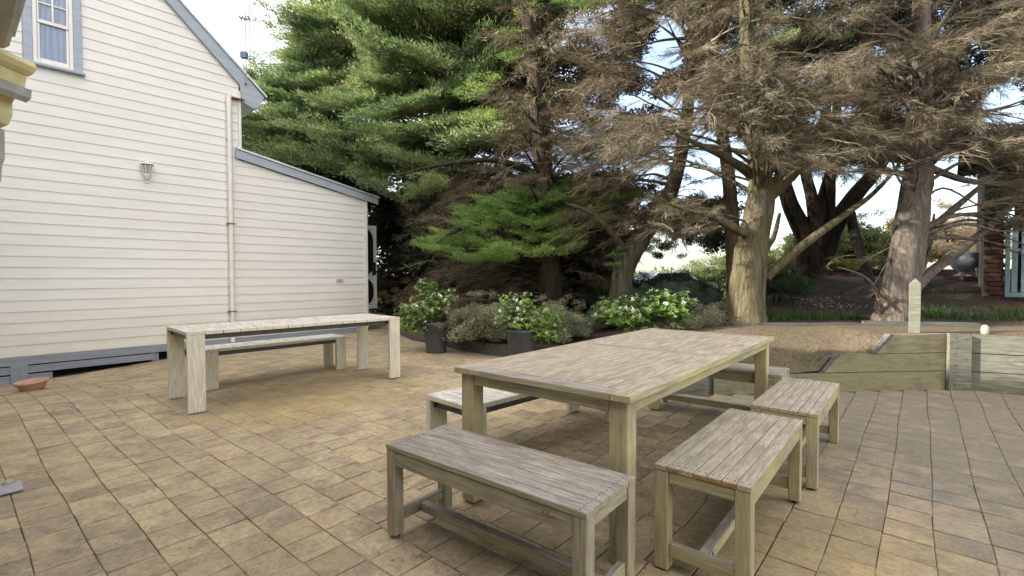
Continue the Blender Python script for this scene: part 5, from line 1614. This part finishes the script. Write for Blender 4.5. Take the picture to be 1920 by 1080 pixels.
# ------------------------------------------------------------------ right background: brick border, urn, brick shed with slatted gate, car
bb = thing('brick_border', 'low dark red brick border in front of the hedge and urn', 'wall', (7.4, 12.9, garden_h(9, 12.9) + .0), R(-4))
put('mortar_core', box_mesh(5.6, .2, .26, 0, M['mortar']), None, bb, Matrix.Translation((2.8, 0, .04)))
bk_ = box_mesh(.23, .222, .076, .004, M['brick'])
for rw_ in range(3):
    for k in range(23):
        put('brick', bk_, None, bb, Matrix.Translation((.12 + k * .24 + (.12 if rw_ % 2 else 0), 0, -.02 + rw_ * .086)))
ux, uy = 10.22, 10.9
ur = thing('garden_urn', 'pale grey stone urn on a foot beside the brick shed', 'urn', (ux, uy, garden_h(ux, uy) - .04))
put('plinth_block', box_mesh(.5, .5, .12, .005, M['brick']), None, ur, Matrix.Translation((0, 0, .06)))
put('bowl', lathe('bowl', [(0, .12), (.17, .12), (.18, .15), (.11, .18), (.08, .215), (.10, .24), (.19, .30), (.26, .40), (.29, .52), (.285, .60), (.315, .63), (.315, .66), (.27, .66), (.25, .55), (0, .5)], 32), M['urn'], ur)

shx, shy = 8.75, 8.95
sh = thing('brick_shed', 'dark red brick shed with blue slatted gate at the right edge', 'shed', (shx, shy, garden_h(shx, shy) - .05), R(-42))
put('brick_backing', box_mesh(.26, .20, 2.85, 0, M['mortar']), None, sh, Matrix.Translation((.13, .13, 1.42)))
put('side_wall', box_mesh(.18, 3.2, 2.80, 0, M['mortar']), None, sh, Matrix.Translation((.10, 1.80, 1.40)))
put('front_wall', box_mesh(3.2, .18, 1.1, 0, M['mortar']), None, sh, Matrix.Translation((1.9, .14, 2.28)))
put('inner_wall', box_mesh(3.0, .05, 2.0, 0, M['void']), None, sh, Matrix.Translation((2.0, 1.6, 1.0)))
bk2 = box_mesh(.228, .07, .074, .004, M['brick'])
for r_ in range(33):
    z_ = .05 + r_ * .0845
    cols = 1 if z_ < 1.72 else 6
    for k in range(cols):
        x_ = .125 + k * .24 + (.0 if r_ % 2 == 0 else .06)
        put('brick', bk2, None, sh, Matrix.Translation((x_, .005, z_)))
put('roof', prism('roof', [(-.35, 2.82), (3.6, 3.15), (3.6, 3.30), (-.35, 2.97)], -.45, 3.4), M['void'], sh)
put('fascia', prism('fascia', [(-.37, 2.74), (3.6, 3.08), (3.6, 3.22), (-.37, 2.88)], -.48, -.45), M['enddark'], sh)
gt = thing('slatted_gate', 'blue grey slatted gate set in the brick shed opening', 'gate', (shx + .29 * math.cos(R(-42)), shy - .03 + .29 * math.sin(R(-42)), garden_h(shx, shy) + .02), R(-42))
bar('stile', (.0, 0, 0), (.0, 0, 1.42), .05, .06, M['gate'], gt, up=(1, 0, 0)); bar('rail', (0.03, 0, 1.39), (1.6, 0, 1.39), .05, .06, M['gate'], gt)
bar('rail', (0.03, 0, .04), (1.6, 0, .04), .05, .08, M['gate'], gt); bar('rail', (.03, .03, .85), (1.6, .03, .85), .03, .05, M['gate'], gt)
for k in range(13):
    bar('slat', (.09 + k * .118, 0, .085), (.09 + k * .118, 0, 1.355), .018, .075, M['gate'], gt, up=(1, 0, 0))

cx_, cy_ = 6.55, 21.0
cz_ = garden_h(cx_, cy_)
car = thing('parked_car', 'pale blue parked car glimpsed beyond the shrubs left of the mossy trunk', 'car', (cx_, cy_, -.02), R(8))
prof = [(-2.1, .35), (-2.15, .75), (-1.9, .95), (-1.15, 1.02), (-.55, 1.42), (.65, 1.45), (1.35, 1.05), (2.0, .98), (2.15, .7), (2.1, .35)]
put('body', prism('body', prof, -.82, .82), M['car'], car)
for sy_ in (-.825, .825):
    put('side_window', prism('side_window', [(-1.0, 1.03), (-.5, 1.37), (.0, 1.38), (.0, 1.03)], sy_ - .004, sy_ + .004), M['carglass'], car)
    put('side_window', prism('side_window', [(.05, 1.03), (.05, 1.38), (.62, 1.39), (1.2, 1.05)], sy_ - .004, sy_ + .004), M['carglass'], car)
    for wx in (-1.35, 1.35):
        wh = put('wheel', lathe('wheel', [(0, -.09), (.2, -.09), (.31, -.09), (.33, -.06), (.33, .06), (.31, .09), (.2, .09), (0, .09)], 24), M['rubber'], car, Matrix.Translation((wx, sy_ * .95, .33)) @ Matrix.Rotation(math.pi / 2, 4, 'X'))
put('windscreen', prism('windscreen', [(-1.16, 1.035), (-.56, 1.432), (-.57, 1.44), (-1.17, 1.045)], -.72, .72), M['carglass'], car)
